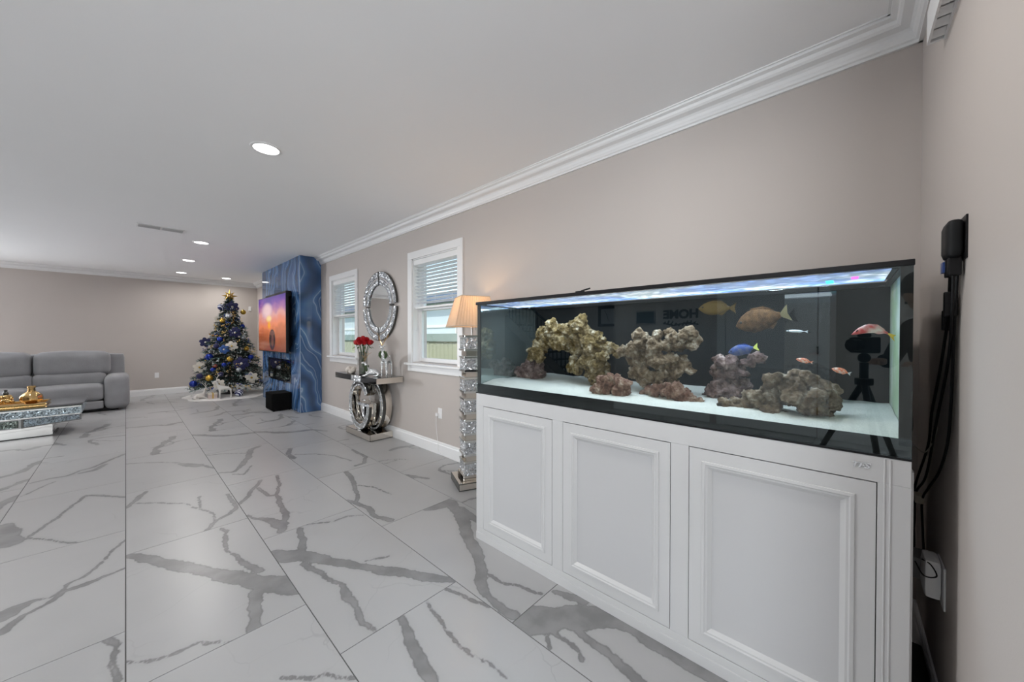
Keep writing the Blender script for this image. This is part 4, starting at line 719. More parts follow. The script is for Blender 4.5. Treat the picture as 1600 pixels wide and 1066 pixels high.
for yy in (7.31, 7.69):
    for xx in (1.75, 1.99): MB().cyl((xx, yy, 0), (xx, yy, .014), .015, n=10).build('foot', M_BLACK, sw)
tag(MB().box(2.18, YF - .02, 1.98, 2.24, YF, 2.10).build('motion_sensor', M_PLATE, bevel=.008), 'small white sensor high on the far wall beside the fireplace', 'sensor')

# ------------------------------------------------------------------ outlets
def outlet(name, label, M):
    r = thing(name, label, 'outlet', M.translation)
    MB().box(-.035, -.058, 0, .035, .058, .006).xf(M).build('cover_plate', M_PLATE, r, bevel=.002)
    for s_ in (-.024, .024): MB().lathe([(.016, .006), (.016, .008)], (0, s_, 0), 14).xf(M).build('socket', M_PLATE, r)
    return r
outlet('wall_outlet', 'white outlet on the far wall beside the sofa', face((.47, YF, .44), (1, 0, 0), (0, 0, 1)))
o = outlet('wall_outlet', 'white outlet with a plug between console table and lamp', face((WX, 3.29, .455), (0, -1, 0), (0, 0, 1)))
lc = thing('lamp_cord', 'white plug and cord hanging from the window wall outlet', 'cord', (WX - .02, 3.3, .44))
MB().box(WX - .03, 3.315, .42, WX - .0085, 3.345, .455).build('plug', M_PLATE, lc, bevel=.003)
MB().tube([(WX - .02, 3.335, .42), (WX - .022, 3.34, .34), (WX - .02, 3.33, .25), (WX - .024, 3.31, .16), (WX - .024, 3.30, .06), (WX - .022, 3.25, .006), (WX - .03, 2.9, .004)], .003, 6).build('wire', M_PLATE, lc, smooth=True)

# ------------------------------------------------------------------ round wall mirror
mr_ = thing('wall_mirror', 'round wall mirror in a split crushed crystal frame', 'mirror', (WX - .02, 4.65, 1.72))
cy_, cz_ = 4.65, 1.72
def arc(r0, r1, a0, a1, xa, xb2, n_=18):
    b_ = MB(); vs = []
    for i in range(n_ + 1):
        a = a0 + (a1 - a0) * i / n_
        for r_, x_ in ((r0, xa), (r1, xa), (r1, xb2), (r0, xb2)): vs.append((x_, cy_ + r_ * math.cos(a), cz_ + r_ * math.sin(a)))
    fs = [(i * 4 + k, i * 4 + (k + 1) % 4, i * 4 + 4 + (k + 1) % 4, i * 4 + 4 + k) for i in range(n_) for k in range(4)] + [(0, 1, 2, 3), (n_ * 4 + 3, n_ * 4 + 2, n_ * 4 + 1, n_ * 4)]
    return b_.add(vs, fs)
g_ = .05
for k in range(4):
    a0, a1 = k * PI / 2 + g_, (k + 1) * PI / 2 - g_
    q = arc(.285, .465, a0, a1, WX - .022, WX - .002).build('frame_segment', M_SMOKE, mr_)
    arc(.395, .462, a0, a1, WX - .030, WX - .022).build('outer_crystal', M_CRYS, q); arc(.292, .358, a0, a1, WX - .030, WX - .022).build('inner_crystal', M_CRYS, q)
    arc(.364, .389, a0, a1, WX - .026, WX - .022).build('mirror_strip', M_MIRROR, q)
    arc(.463, .47, a0, a1, WX - .03, WX - .002).build('edge_band', M_EDGE, q)
arc(0.0, .285, 0, 2 * PI, WX - .016, WX - .004, 64).build('glass', M_MIRROR, mr_)
for k in range(4):
    a = k * PI / 2; u_ = Vector((0, math.cos(a), math.sin(a)))
    MB().cyl(Vector((WX - .02, cy_, cz_)) + u_ * .29, Vector((WX - .02, cy_, cz_)) + u_ * .39, .008, n=8).build('clip', M_EDGE, mr_)

# ------------------------------------------------------------------ mirrored console table on a ring letter base
ct = thing('console_table', 'mirrored console table on a crystal ringed letter G base', 'console table', (2.19, 4.64, 0))
MB().box(2.046, 4.30, .004, 2.352, 5.01, .085).build('plinth', M_MIRROR_W, ct, bevel=.004)
ring([(0, 2.0455), (.004, 2.0455)], 4.30, 5.01, .004, .085).build('plinth_edging', M_EDGE, ct)
MB().box(2.046, 4.2995, .004, 2.05, 4.3005, .085).box(2.046, 4.2995, .004, 2.352, 4.3005, .009).build('plinth_edging', M_EDGE, ct)
MB().box(2.0, 4.04, .738, 2.352, 5.25, .812).build('tabletop', M_SMOKE, ct, bevel=.003)
MB().box(2.004, 4.0385, .742, 2.348, 4.04, .808).build('end_panel', M_MIRROR_W, ct)
MB().box(1.994, 4.44, .735, 2.0, 4.72, .812).build('centre_plaque', M_CRYS, ct)
MB().box(2.0, 4.038, .736, 2.003, 4.041, .814).box(2.0, 4.038, .811, 2.352, 4.040, .814).build('top_edging', M_EDGE, ct)
def rel(cy2, cz2, ry, rz, w_, a0, a1, xa, xb2, n_=28):
    b_ = MB(); vs = []
    for i in range(n_ + 1):
        a = a0 + (a1 - a0) * i / n_
        for q, x_ in ((1, xa), (0, xa), (0, xb2), (1, xb2)): vs.append((x_, cy2 + (ry - w_ * (1 - q)) * math.cos(a), cz2 + (rz - w_ * (1 - q)) * math.sin(a)))
    fs = [(i * 4 + k, i * 4 + (k + 1) % 4, i * 4 + 4 + (k + 1) % 4, i * 4 + 4 + k) for i in range(n_) for k in range(4)] + [(0, 1, 2, 3), (n_ * 4 + 3, n_ * 4 + 2, n_ * 4 + 1, n_ * 4)]
    return b_.add(vs, fs)
gz, gy = .412, 4.64
# an upright letter G in front and a reversed one behind it, each a mirrored hoop faced with crystal
for cyy, A0, A1, xa, xb3, sgn in ((4.70, math.radians(-180), math.radians(148), 2.09, 2.20, -1), (4.57, math.radians(32), math.radians(360), 2.21, 2.325, 1)):
    q = rel(cyy, gz, .30, .327, .078, A0, A1, xa, xb3).build('letter_hoop', M_MIRROR_W, ct, smooth=True)
    rel(cyy, gz, .298, .325, .022, A0, A1, xa - .007, xa).build('crystal_band', M_CRYS, q); rel(cyy, gz, .246, .273, .022, A0, A1, xa - .007, xa).build('crystal_band', M_CRYS, q)
    rel(cyy, gz, .276, .303, .030, A0, A1, xa - .004, xa).build('mirror_band', M_MIRROR, q); rel(cyy, gz, .302, .329, .004, A0, A1, xa - .006, xb3 - .08).build('edge_band', M_EDGE, q)
    ya, yb3 = sorted((cyy - sgn * .03, cyy + sgn * .295)); MB().box(xa + .001, ya, .405, xb3 - .001, yb3, .45).build('letter_bar', M_MIRROR_W, ct); MB().box(xa - .007, ya, .408, xa, yb3, .447).build('bar_crystal', M_CRYS, ct)
    yc = cyy + sgn * .10; MB().box(xa + .001, min(yc, yc + sgn * .06), .27, xb3 - .001, max(yc, yc + sgn * .06), .405).build('letter_spur', M_MIRROR_W, ct); MB().box(xa - .007, min(yc, yc + sgn * .06), .27, xa, max(yc, yc + sgn * .06), .405).build('spur_crystal', M_CRYS, ct)
MB().box(2.202, 4.615, .085, 2.208, 4.655, .738).build('post', M_MIRROR, ct)

TT = .812
# smoky vase with roses
vs_ = thing('glass_vase', 'smoky rectangular glass vase holding red roses on the console', 'vase', (2.10, 4.60, TT))
vp = [(.052, 0), (.055, .004), (.055, .29), (.060, .30)]
MB().lathe(vp, (2.10, 4.60, TT), 8).build('body', M_SMOKEG, vs_); MB().lathe([(.05, .004), (.05, .012)], (2.10, 4.60, TT), 8).build('foot', M_SMOKE, vs_)
MB().lathe([(.048, .013), (.048, .09)], (2.10, 4.60, TT), 8).build('water', glass('vase_water', (.85, .9, .9), 1.33, 1.2), vs_)
M_ROSE = mk('red_rose_petal', (.45, .006, .012), .5, var=.5, scale=40); M_LEAF = mk('rose_leaf', (.04, .10, .03), .6, var=.4, scale=30)
def bloom():
    b_ = MB()
    for ring_, (n_, rr_, tilt, up) in enumerate(((6, .030, .9, .0), (5, .022, .55, .006), (4, .013, .25, .011), (3, .006, .08, .014))):
        for k in range(n_):
            a = 2 * PI * k / n_ + ring_ * .5; t = MB()
            vs2 = []
            for j in range(4):
                for i in range(3):
                    u_ = (i - 1) * .017 * (1 - .15 * (j - 1.5) ** 2 / 2); v_ = j / 3 * .034
                    vs2.append((u_, -.006 * (1 - (i - 1) ** 2) - v_ * math.sin(tilt) * .6, v_ * math.cos(tilt * .6)))
            t.add(vs2, [(j * 3 + i, j * 3 + i + 1, j * 3 + i + 4, j * 3 + i + 3) for j in range(3) for i in range(2)])
            t.xf(Matrix.Translation((rr_ * .35 * math.sin(a), -rr_ * .35 * math.cos(a), up - .012)) @ Matrix.Rotation(a, 4, 'Z')); b_.add(t.v, t.f)
    b_.ball((0, 0, .004), .016, 8, 6); return b_
bme = bloom().mesh('bloom', True); bme.materials.append(M_ROSE)
rr = random.Random(8); spots = [(0, 0, .46)] + [(.048 * math.cos(a), .048 * math.sin(a), .445) for a in [2 * PI * k / 6 for k in range(6)]] + [(.092 * math.cos(a), .092 * math.sin(a), .41) for a in [2 * PI * k / 9 + .3 for k in range(9)]]
for dx, dy, hz in spots:
    r = thing('red_rose', 'red rose in the bouquet of the smoky vase', 'rose', (2.10 + dx, 4.60 + dy, TT + hz), 0, 'red roses in the vase')
    o = link('bloom', bme, r); k_ = 1.25; o.scale = (k_, k_, k_); o.rotation_euler = (-dy * 6, dx * 6, rr.uniform(0, 6))
    MB().tube([(0, 0, -.01), (-dx * .4, -dy * .4, -.10), (-dx * .85, -dy * .85, -.25), (-dx * .75, -dy * .75, -.42)], .003, 5).build('stem', M_LEAF, r, local=True)
    a = math.atan2(dy, dx + 1e-6); lf = MB().add([(0, 0, -.05), (.02, .013, -.055), (.048, 0, -.075), (.02, -.013, -.055), (.02, 0, -.048)], [(0, 1, 4), (1, 2, 4), (2, 3, 4), (3, 0, 4)]).xf(Matrix.Rotation(a, 4, 'Z')); lf.build('leaf', M_LEAF, r, local=True)
# puffy white shell candle
b_ = MB(); rr = random.Random(2)
for i in range(9): a = i * .7; b_.ball((2.06 + .035 * math.cos(a), 4.88 + .05 * math.sin(a), TT + .03 + .018 * (i % 3)), .034, 8, 6)
b_.ball((2.06, 4.88, TT + .06), .04, 8, 6)
tag(b_.build('white_ornament', mk('ivory_wax', (.72, .66, .60), .5, var=.05), smooth=True), 'puffy ivory ornament at the fireplace end of the console', 'ornament')
# crystal deer with gold antlers and green wreaths
M_ICE = mk('silvered_crystal', (.78, .80, .82), .08, metal=.75, var=.25, scale=60, bump=.9, bscale=70)
M_WREATH = mk('green_wreath', (.05, .085, .03), .8, var=.5, scale=60, bump=.6)
def deer(label, loc, rz, k, lying, body, antl, wreath=True, name='deer_figurine'):
    r = thing(name, label, 'figurine', loc, rz)
    if lying:
        nd = [(0, 0, .075, .052), (-.09, 0, .07, .06), (.07, 0, .085, .045), (.11, 0, .14, .028), (.12, 0, .20, .024), (.15, 0, .235, .026), (.195, 0, .225, .014), (.10, .05, .022, .016), (.17, .05, .018, .012), (-.10, .06, .02, .018), (-.02, .07, .016, .012), (.10, -.05, .022, .016), (.17, -.05, .018, .012), (-.1, -.06, .02, .018), (-.02, -.07, .016, .012)]
        ed = [(0, 1), (0, 2), (2, 3), (3, 4), (4, 5), (5, 6), (2, 7), (7, 8), (1, 9), (9, 10), (2, 11), (11, 12), (1, 13), (13, 14)]; hd = Vector((.15, 0, .25)); wc = Vector((.10, 0, .13))
    else:
        nd = [(0, 0, .27, .046), (-.11, 0, .275, .05), (.09, 0, .28, .046), (.13, 0, .34, .03), (.14, 0, .41, .025), (.165, 0, .455, .027), (.215, 0, .44, .014)]
        ed = [(0, 1), (0, 2), (2, 3), (3, 4), (4, 5), (5, 6)]
        for sx_, i0 in ((.09, 2), (-.115, 1)):
            for sy_ in (.03, -.03):
                n0 = len(nd); kk = .012 if i0 == 1 else 0
                nd += [(sx_ - kk, sy_, .20, .022), (sx_ - 1.8 * kk, sy_ * 1.15, .11, .012), (sx_ - kk, sy_ * 1.2, .01, .0115)]; ed += [(i0, n0), (n0, n0 + 1), (n0 + 1, n0 + 2)]
        hd = Vector((.165, 0, .475)); wc = Vector((.13, 0, .335))
    o = skin('body', [(a * k, b2 * k, c * k, d * k) for a, b2, c, d in nd], ed, body, r)
    for s_ in (1, -1):
        t = MB(); p = hd
        t.tube([p * k, (p + Vector((-.02, .03 * s_, .06))) * k, (p + Vector((-.05, .06 * s_, .12))) * k, (p + Vector((-.03, .085 * s_, .18))) * k], [.006 * k, .005 * k, .004 * k, .002 * k], 5)
        t.tube([(p + Vector((-.02, .03 * s_, .06))) * k, (p + Vector((.02, .05 * s_, .11))) * k], [.005 * k, .002 * k], 5); t.tube([(p + Vector((-.05, .06 * s_, .12))) * k, (p + Vector((-.10, .07 * s_, .15))) * k], [.004 * k, .002 * k], 5)
        t.build('antler', antl, r, local=True); MB().ball((hd + Vector((-.012, .032 * s_, -.012))) * k, .016 * k, 7, 5, (.7, 1.4, .7)).build('ear', body, r, smooth=True, local=True)
    if wreath:
        pts = [(wc + Vector((.012 * math.sin(a), .05 * math.cos(a), .05 * math.sin(a)))) * k for a in [2 * PI * i / 16 for i in range(17)]]
        t = MB().tube(pts, .017 * k, 7); rr2 = random.Random(1)
        for q in pts:
            for _ in range(4): d = Vector((rr2.gauss(0, 1), rr2.gauss(0, 1), rr2.gauss(0, 1))).normalized() * .03 * k; t.add([q, q + d + Vector((.003, 0, .004)) * k, q + d - Vector((.003, 0, .004)) * k], [(0, 1, 2)])
        t.build('wreath', M_WREATH, r, local=True)
    MB().ball(((-.16 if not lying else -.15) * k, 0, (.30 if not lying else .10) * k), .014 * k, 6, 5).build('tail', body, r, smooth=True, local=True)
deer('standing crystal deer with gold antlers and wreath on the console', (2.19, 4.16, TT), math.radians(222), .82, False, M_ICE, M_GOLD)
deer('lying crystal deer with gold antlers and wreath on the console', (2.09, 4.30, TT), math.radians(133), .74, True, M_ICE, M_GOLD)

# ------------------------------------------------------------------ floor lamp of stacked crystal blocks
LM = thing('floor_lamp', 'mirrored crystal block floor lamp with a pleated beige shade', 'lamp', (2.10, 2.44, 0), math.radians(-25))
MB().box(-.155, -.155, .004, .155, .155, .062).build('base', M_MIRROR_W, LM, bevel=.004, local=True)
for q in ((-.157, -.157, .056, .157, -.153, .063), (-.157, -.157, .002, .157, -.153, .008), (-.157, -.157, .004, -.153, .157, .063)): MB().box(*q).build('base_edging', M_EDGE, LM, local=True)
z = .062; MB().box(-.105, -.105, z, .105, .105, z + .04).build('mirror_slab', M_MIRROR_W, LM, bevel=.003, local=True); z += .04
for i in range(7):
    MB().box(-.088, -.088, z, .088, .088, z + .098).build('crystal_block', M_CRYS, LM, local=True); z += .098
    MB().box(-.094, -.094, z, .094, .094, z + .020).build('mirror_slab', M_MIRROR, LM, bevel=.002, local=True); z += .020
    if i < 6:
        MB().box(-.075, -.080, z, .080, .080, z + .045).build('spacer', M_MIRROR_W, LM, local=True); z += .045
        MB().box(-.094, -.094, z, .094, .094, z + .020).build('mirror_slab', M_MIRROR, LM, bevel=.002, local=True); z += .020
MB().cyl((0, 0, z), (0, 0, 1.60), .009, n=10).build('stem', M_CHROME, LM, local=True)
MB().ball((0, 0, 1.50), .03, 12, 8, (1, 1, 1.3)).build('bulb', mk('warm_bulb', (1, .8, .5), .4, emit=10, ec=(1, .66, .34)), LM, smooth=True, local=True)
MB().cyl((.03, -.02, 1.36), (.03, -.02, 1.43), .002, n=5).build('pull_chain', M_CHROME, LM, local=True)
m = bpy.data.materials.new('pleated_shade'); m.use_nodes = True; N = m.node_tree.nodes; L = m.node_tree.links; P = N['Principled BSDF']
P.inputs['Base Color'].default_value = (.62, .50, .38, 1); P.inputs['Roughness'].default_value = .85
tl = N.new('ShaderNodeBsdfTranslucent'); tl.inputs[0].default_value = (.75, .56, .38, 1); mx = N.new('ShaderNodeMixShader'); mx.inputs[0].default_value = .30
tc = N.new('ShaderNodeTexCoord'); wv = N.new('ShaderNodeTexNoise'); wv.inputs['Scale'].default_value = 60; L.new(tc.outputs['Object'], wv.inputs['Vector'])
hs = N.new('ShaderNodeMix'); hs.data_type = 'RGBA'; hs.inputs[6].default_value = (.55, .43, .33, 1); hs.inputs[7].default_value = (.68, .56, .44, 1); L.new(wv.outputs[0], hs.inputs[0]); L.new(hs.outputs[2], P.inputs['Base Color'])
L.new(P.outputs[0], mx.inputs[1]); L.new(tl.outputs[0], mx.inputs[2]); L.new(mx.outputs[0], N['Material Output'].inputs[0])
b_ = MB(); nP = 28; z0_, z1_, h0, h1 = 1.395, 1.655, .195, .125
def pleat(hh, zz):
    out = []
    for sd in range(4):
        for i in range(nP):
            t = -1 + 2 * i / nP; d = .003 * (i % 2); c = hh - d
            x_, y_ = ((t * hh, -c), (c, t * hh), (-t * hh, c), (-c, -t * hh))[sd]; out.append((x_, y_, zz))
    return out
nn = nP * 4; b_.add(pleat(h0, z0_) + pleat(h1, z1_), [(i, (i + 1) % nn, nn + (i + 1) % nn, nn + i) for i in range(nn)])
sh = b_.build('shade', m, LM, local=True)
M_BAND = mk('shade_binding', (.60, .50, .40), .8)
for hh, zz in ((h0, z0_), (h1, z1_)): MB().tube([(-hh, -hh, zz), (hh, -hh, zz), (hh, hh, zz), (-hh, hh, zz), (-hh, -hh, zz)], .004, 6).build('binding', M_BAND, sh, local=True)
pl = bpy.data.lights.new('lamp_bulb_light', 'POINT'); pl.energy = 3.6; pl.color = (1, .66, .36); pl.shadow_soft_size = .03
o = bpy.data.objects.new('lamp_bulb_light', pl); COL.objects.link(o); o.parent = LM; o.location = (0, 0, 1.56)

# ------------------------------------------------------------------ sofa
sf = thing('reclining_sofa', 'grey suede reclining sofa against the far wall', 'sofa', (-1.5, 9.95, 0))
xr = .03
for xa, lab in ((-.27, 'r'), (-3.10, 'l')):
    b_ = MB().rounded(xa, 9.45, .03, xa + .31, 10.36, .63, .10, n=12)
    b_.build('arm', M_SOFA, sf, smooth=True)
MB().rounded(-3.0, 10.05, .06, -.02, 10.42, 1.00, .06, n=10).build('back_frame', M_SOFA, sf, smooth=True)
MB().box(-2.95, 9.55, .0, -.1, 10.35, .06).build('underframe', M_BLACK, sf)
for x0_, x1_ in ((-1.07, -.27), (-1.90, -1.08), (-2.80, -1.91)):
    MB().rounded(x0_, 9.47, .20, x1_, 10.10, .47, .06, .02, 10).build('seat_cushion', M_SOFA, sf, smooth=True)
    MB().rounded(x0_ + .005, 9.48, .05, x1_ - .005, 9.62, .195, .03, n=8).build('footrest_panel', M_SOFA, sf, smooth=True)
    MB().rounded(x0_ - .0, 9.82, .42, x1_ + .02, 10.16, .68, .08, .02, 10).build('lumbar_cushion', M_SOFA, sf, smooth=True)
    MB().rounded(x0_ + .01, 9.84, .62, x1_ + .075 * (x1_ > -.5), 10.26, 1.035, .10, .025, 10).build('back_cushion', M_SOFA, sf, smooth=True)

# ------------------------------------------------------------------ coffee table
cf = thing('coffee_table', 'mirrored crystal coffee table with a green glass top', 'coffee table', (-1.06, 7.95, 0))
MB().box(-1.72, 7.50, .392, -.40, 8.42, .404).build('glass_top', M_TOPG, cf, bevel=.002)
MB().box(-1.70, 7.53, .27, -.415, 8.39, .388).build('apron', M_MIRROR, cf, bevel=.003)
for za, zb2, mm in ((.285, .368, M_CRYSB),): MB().box(-1.695, 7.526, za, -.42, 7.53, zb2).build('crystal_front', mm, cf); MB().box(-.415, 7.54, za, -.411, 8.38, zb2).build('crystal_side', mm, cf)
poly = [(-1.24, 7.54), (-.90, 7.54), (-.43, 7.80), (-.43, 8.12), (-.90, 8.38), (-1.24, 8.38), (-1.68, 8.12), (-1.68, 7.80)]
MB().prism(poly, 'z', .155, .27).build('facet_tier', M_SMOKE, cf)
def facet(p, q, mm, d=.004):
    p = Vector((*p, 0)); q = Vector((*q, 0)); t_ = (q - p).normalized(); nrm = Vector((t_.y, -t_.x, 0)); a = p + t_ * .02 + nrm * d; c = q - t_ * .02 + nrm * d
    MB().add([(a.x, a.y, .17), (c.x, c.y, .17), (c.x, c.y, .258), (a.x, a.y, .258), (a.x - nrm.x * d, a.y - nrm.y * d, .17), (c.x - nrm.x * d, c.y - nrm.y * d, .17), (c.x - nrm.x * d, c.y - nrm.y * d, .258), (a.x - nrm.x * d, a.y - nrm.y * d, .258)],
             [(0, 1, 2, 3), (4, 7, 6, 5), (0, 4, 5, 1), (1, 5, 6, 2), (2, 6, 7, 3), (3, 7, 4, 0)]).build('crystal_facet', mm, cf)
M_CRYS_REFL = crystal('green_crystal_dark_reflection', (.22, .27, .25), 90)  # green tint darkened to paint a dark reflection on the front facet
facet(poly[0], poly[1], M_CRYS_REFL); facet(poly[1], poly[2], M_CRYSB); facet(poly[7], poly[0], M_CRYSB)
MB().box(-1.45, 7.70, .006, -.67, 8.22, .155).build('mirror_base', M_MIRROR, cf, bevel=.003); MB().box(-1.46, 7.69, 0, -.66, 8.23, .006).build('base_edging', M_EDGE, cf)
tr_ = thing('gold_tray', 'gold tray on the coffee table under the gold vases', 'tray', (-.98, 7.93, .404))
MB().box(-1.28, 7.72, .404, -.73, 8.16, .414).build('plate', M_GOLD, tr_, bevel=.003)
ring_t = [(-1.28, 7.72), (-.73, 7.72), (-.73, 8.16), (-1.28, 8.16)]
for i in range(4): a, c = ring_t[i], ring_t[(i + 1) % 4]; MB().cyl((*a, .424), (*c, .424), .012, n=8).build('rim', M_GOLD, tr_)
gv = thing('gold_gourd_vase', 'ribbed polished gold gourd vase on the tray', 'vase', (-.86, 7.92, .414))
MB().lathe([(.03, 0), (.06, .012), (.095, .06), (.088, .11), (.06, .145), (.034, .165), (.030, .20), (.036, .235), (.030, .238), (.026, .22)], (-.86, 7.92, .414), 40, mod=lambda a: 1 + .07 * abs(math.sin(5 * a))).build('body', M_GOLD, gv, smooth=True)
gf = thing('gold_cluster_ornament', 'knobbly gold figurine ornament left of the gourd vase', 'ornament', (-1.06, 7.92, .414))
b_ = MB(); rr = random.Random(6)
for i in range(18): a = rr.uniform(0, 6.28); h_ = rr.uniform(.02, .14); q = .06 * (1 - h_ / .22); b_.ball((-1.06 + q * math.cos(a), 7.92 + q * math.sin(a), .414 + h_), .026, 8, 6)
b_.build('body', M_GOLD, gf, smooth=True); MB().lathe([(.02, .14), (.026, .16), (.012, .185), (.016, .2), (.006, .205)], (-1.06, 7.92, .414), 12).build('finial', M_EDGE, gf, smooth=True)
# ------------------------------------------------------------------ Christmas tree
tx, ty, TOPZ, R0 = 1.60, 10.2, 2.22, .70
xt = thing('christmas_tree', 'frosted Christmas tree decorated in blue gold and white', 'tree', (tx, ty, 0))
M_NEED = mk('dark_fir_needles', (.010, .024, .020), .7, var=.5, scale=9); M_FROST = mk('frosted_fir_needles', (.15, .23, .22), .7, var=.4, scale=9)
MB().cyl((tx, ty, .03), (tx, ty, 2.15), .03, .008, n=10).build('trunk', mk('brown_trunk', (.09, .06, .04), .8), xt)
MB().lathe([(.20, 0), (.20, .02), (.05, .05), (.04, .1)], (tx, ty, .012), 12).build('stand', M_BLACK, xt)
rr = random.Random(21); bd, bf_ = MB(), MB()
def needle(b_, p, d, L_, w_):
    s_ = d.cross(Vector((rr.gauss(0, 1), rr.gauss(0, 1), rr.gauss(0, 1)))).normalized() * w_
    b_.add([p - s_, p + s_, p + d * L_], [(0, 1, 2)])
for lev in range(22):
    h_ = lev / 21; z0_ = .22 + (TOPZ - .30) * h_; rad = R0 * (1 - h_) ** .92 + .03; nb = max(5, int(30 * (1 - h_) + 6))
    for k in range(nb):
        a = 2 * PI * (k + rr.random() * .7) / nb + lev; ln = rad * rr.uniform(.82, 1.06)
        d = Vector((math.cos(a), math.sin(a), rr.uniform(-.22, .02))); ln = min(ln, .63 / max(.01, d.x)) if d.x > .1 else ln; tip = Vector((tx, ty, z0_ + .05)) + d * ln
        root = Vector((tx, ty, z0_ + .10)); tgt = bf_ if rr.random() < .4 else bd
        for j in range(34):
            t = .25 + .75 * (j / 33) ** .7; p = root.lerp(tip, t) + Vector((0, 0, -.03 * t * t))
            nd = (d.normalized() * rr.uniform(.2, 1) + Vector((rr.gauss(0, .7), rr.gauss(0, .7), rr.gauss(0, .6)))).normalized()
            needle(bf_ if (t > .86 and rr.random() < .45) else bd if rr.random() < .8 else tgt, p, nd, rr.uniform(.045, .085), .008)
        bd.tube([root, root.lerp(tip, .5), tip], [.006, .004, .002], 3)
for k in range(60): needle(bf_ if k % 2 else bd, Vector((tx, ty, rr.uniform(2.0, 2.16))), Vector((rr.gauss(0, 1), rr.gauss(0, 1), 1)).normalized(), .08, .006)
for bb, mm, nm in ((bd, M_NEED, 'foliage'), (bf_, M_FROST, 'frosted_foliage')):
    me = bpy.data.meshes.new(nm); me.from_pydata([(a - tx, b2 - ty, c) for a, b2, c in bb.v], [], bb.f); me.materials.append(mm); o = link(nm, me, xt); o['kind'] = 'stuff'
for nm, col, mt, ph in (('silver_berries', (.60, .64, .66), .5, 0), ('blue_berries', (.02, .07, .35), .3, 1), ('gold_berries', (.60, .42, .14), .6, 2)):
    bb = MB(); r5 = random.Random(40 + ph)
    for i in range(70):
        h_ = r5.random() ** 1.4; a = r5.uniform(0, 2 * PI); rad = (R0 * (1 - h_) ** .92 + .02) * r5.uniform(.86, 1.0); c0 = Vector((tx + min(.66, rad * math.cos(a)), ty + rad * math.sin(a), .22 + (TOPZ - .34) * h_))
        for _ in range(5): bb.ball(c0 + Vector((r5.gauss(0, .022), r5.gauss(0, .022), r5.gauss(0, .022))), .011, 5, 4)
    o = bb.build(nm, mk(nm, col, .3, metal=mt), xt, smooth=True); o['kind'] = 'stuff'
M_BLUE = mk('royal_blue_glass', (.010, .035, .30), .14, metal=.4, var=.1); M_NAVY = mk('navy_velvet', (.008, .010, .075), .7, var=.3, sheen=.3); M_GBALL = mk('gold_bauble', (.58, .36, .06), .25, metal=.7, var=.1)
M_WPET = mk('cream_petal', (.70, .66, .58), .7, var=.06); M_RED = mk('copper_red_bauble', (.35, .07, .04), .3, metal=.5); M_SILV = mk('silver_bauble', (.55, .58, .60), .25, metal=.7, var=.2, scale=40); M_BLUP = mk('blue_petal', (.03, .10, .32), .5, var=.2)
m = bpy.data.materials.new('striped_bauble'); m.use_nodes = True; N = m.node_tree.nodes; L = m.node_tree.links; P = N['Principled BSDF']; tc = N.new('ShaderNodeTexCoord'); wv = N.new('ShaderNodeTexWave'); wv.inputs['Scale'].default_value = 11; wv.bands_direction = 'DIAGONAL'
r = N.new('ShaderNodeValToRGB'); r.color_ramp.interpolation = 'CONSTANT'; r.color_ramp.elements[0].color = (.01, .015, .10, 1); r.color_ramp.elements[1].color = (.62, .64, .70, 1); r.color_ramp.elements[1].position = .6
L.new(tc.outputs['Object'], wv.inputs[0]); L.new(wv.outputs[0], r.inputs[0]); L.new(r.outputs[0], P.inputs['Base Color']); P.inputs['Roughness'].default_value = .2; M_STRI = m
def bauble(key, label, mm, r_=.052, loc=None):
    p = loc or ORN[key]; t = thing('bauble', label, 'bauble', p, 0, 'baubles on the Christmas tree')
    MB().ball((0, 0, 0), r_, 16, 12).build('globe', mm, t, smooth=True, local=True); MB().cyl((0, 0, r_ * .95), (0, 0, r_ * 1.18), r_ * .2, n=8).build('cap', M_GOLD, t, local=True)
for k, lab, mm, r_ in (('striped', 'navy and silver striped bauble just below the tree star', M_STRI, .075), ('g1', 'gold bauble at the upper right edge of the tree', M_GBALL, .055), ('g2', 'gold bauble high on the left of the tree', M_GBALL, .058),
    ('b1', 'blue bauble at the upper right of the tree', M_BLUE, .058), ('b2', 'blue bauble at the middle left of the tree', M_BLUE, .058), ('g3', 'gold bauble at the right middle of the tree', M_GBALL, .052), ('b3', 'large bright blue bauble low on the left of the tree', M_BLUE, .072),
    ('g4', 'gold bauble in the lower centre of the tree', M_GBALL, .06), ('b4', 'blue bauble at the lower right edge of the tree', M_BLUE, .058), ('red', 'copper red bauble left of the tree centre', M_RED, .04), ('n1', 'navy bauble under the copper red bauble', M_BLUE, .05),
    ('g5', 'large gold bauble near the bottom left of the tree', M_GBALL, .068), ('n2', 'navy bauble below the left white flower of the tree', M_NAVY, .062), ('b5', 'blue bauble at the lowest left branch tip of the tree', M_BLUE, .07), ('n3', 'small navy bauble low in the middle of the tree', M_NAVY, .05),
    ('sil', 'silver bauble low right of the tree centre', M_SILV, .055), ('s2', 'silver grey bauble beside the upper gold beads', M_SILV, .06), ('s3', 'silver bauble at the right middle below a navy flower', M_SILV, .06), ('teal', 'blue bauble in the middle between gold baubles', M_BLUE, .045), ('dk', 'navy bauble left of the central white flower', M_NAVY, .055)): bauble(k, lab, mm, r_)
cdir = Vector((-tx, -ty, 0)).normalized()
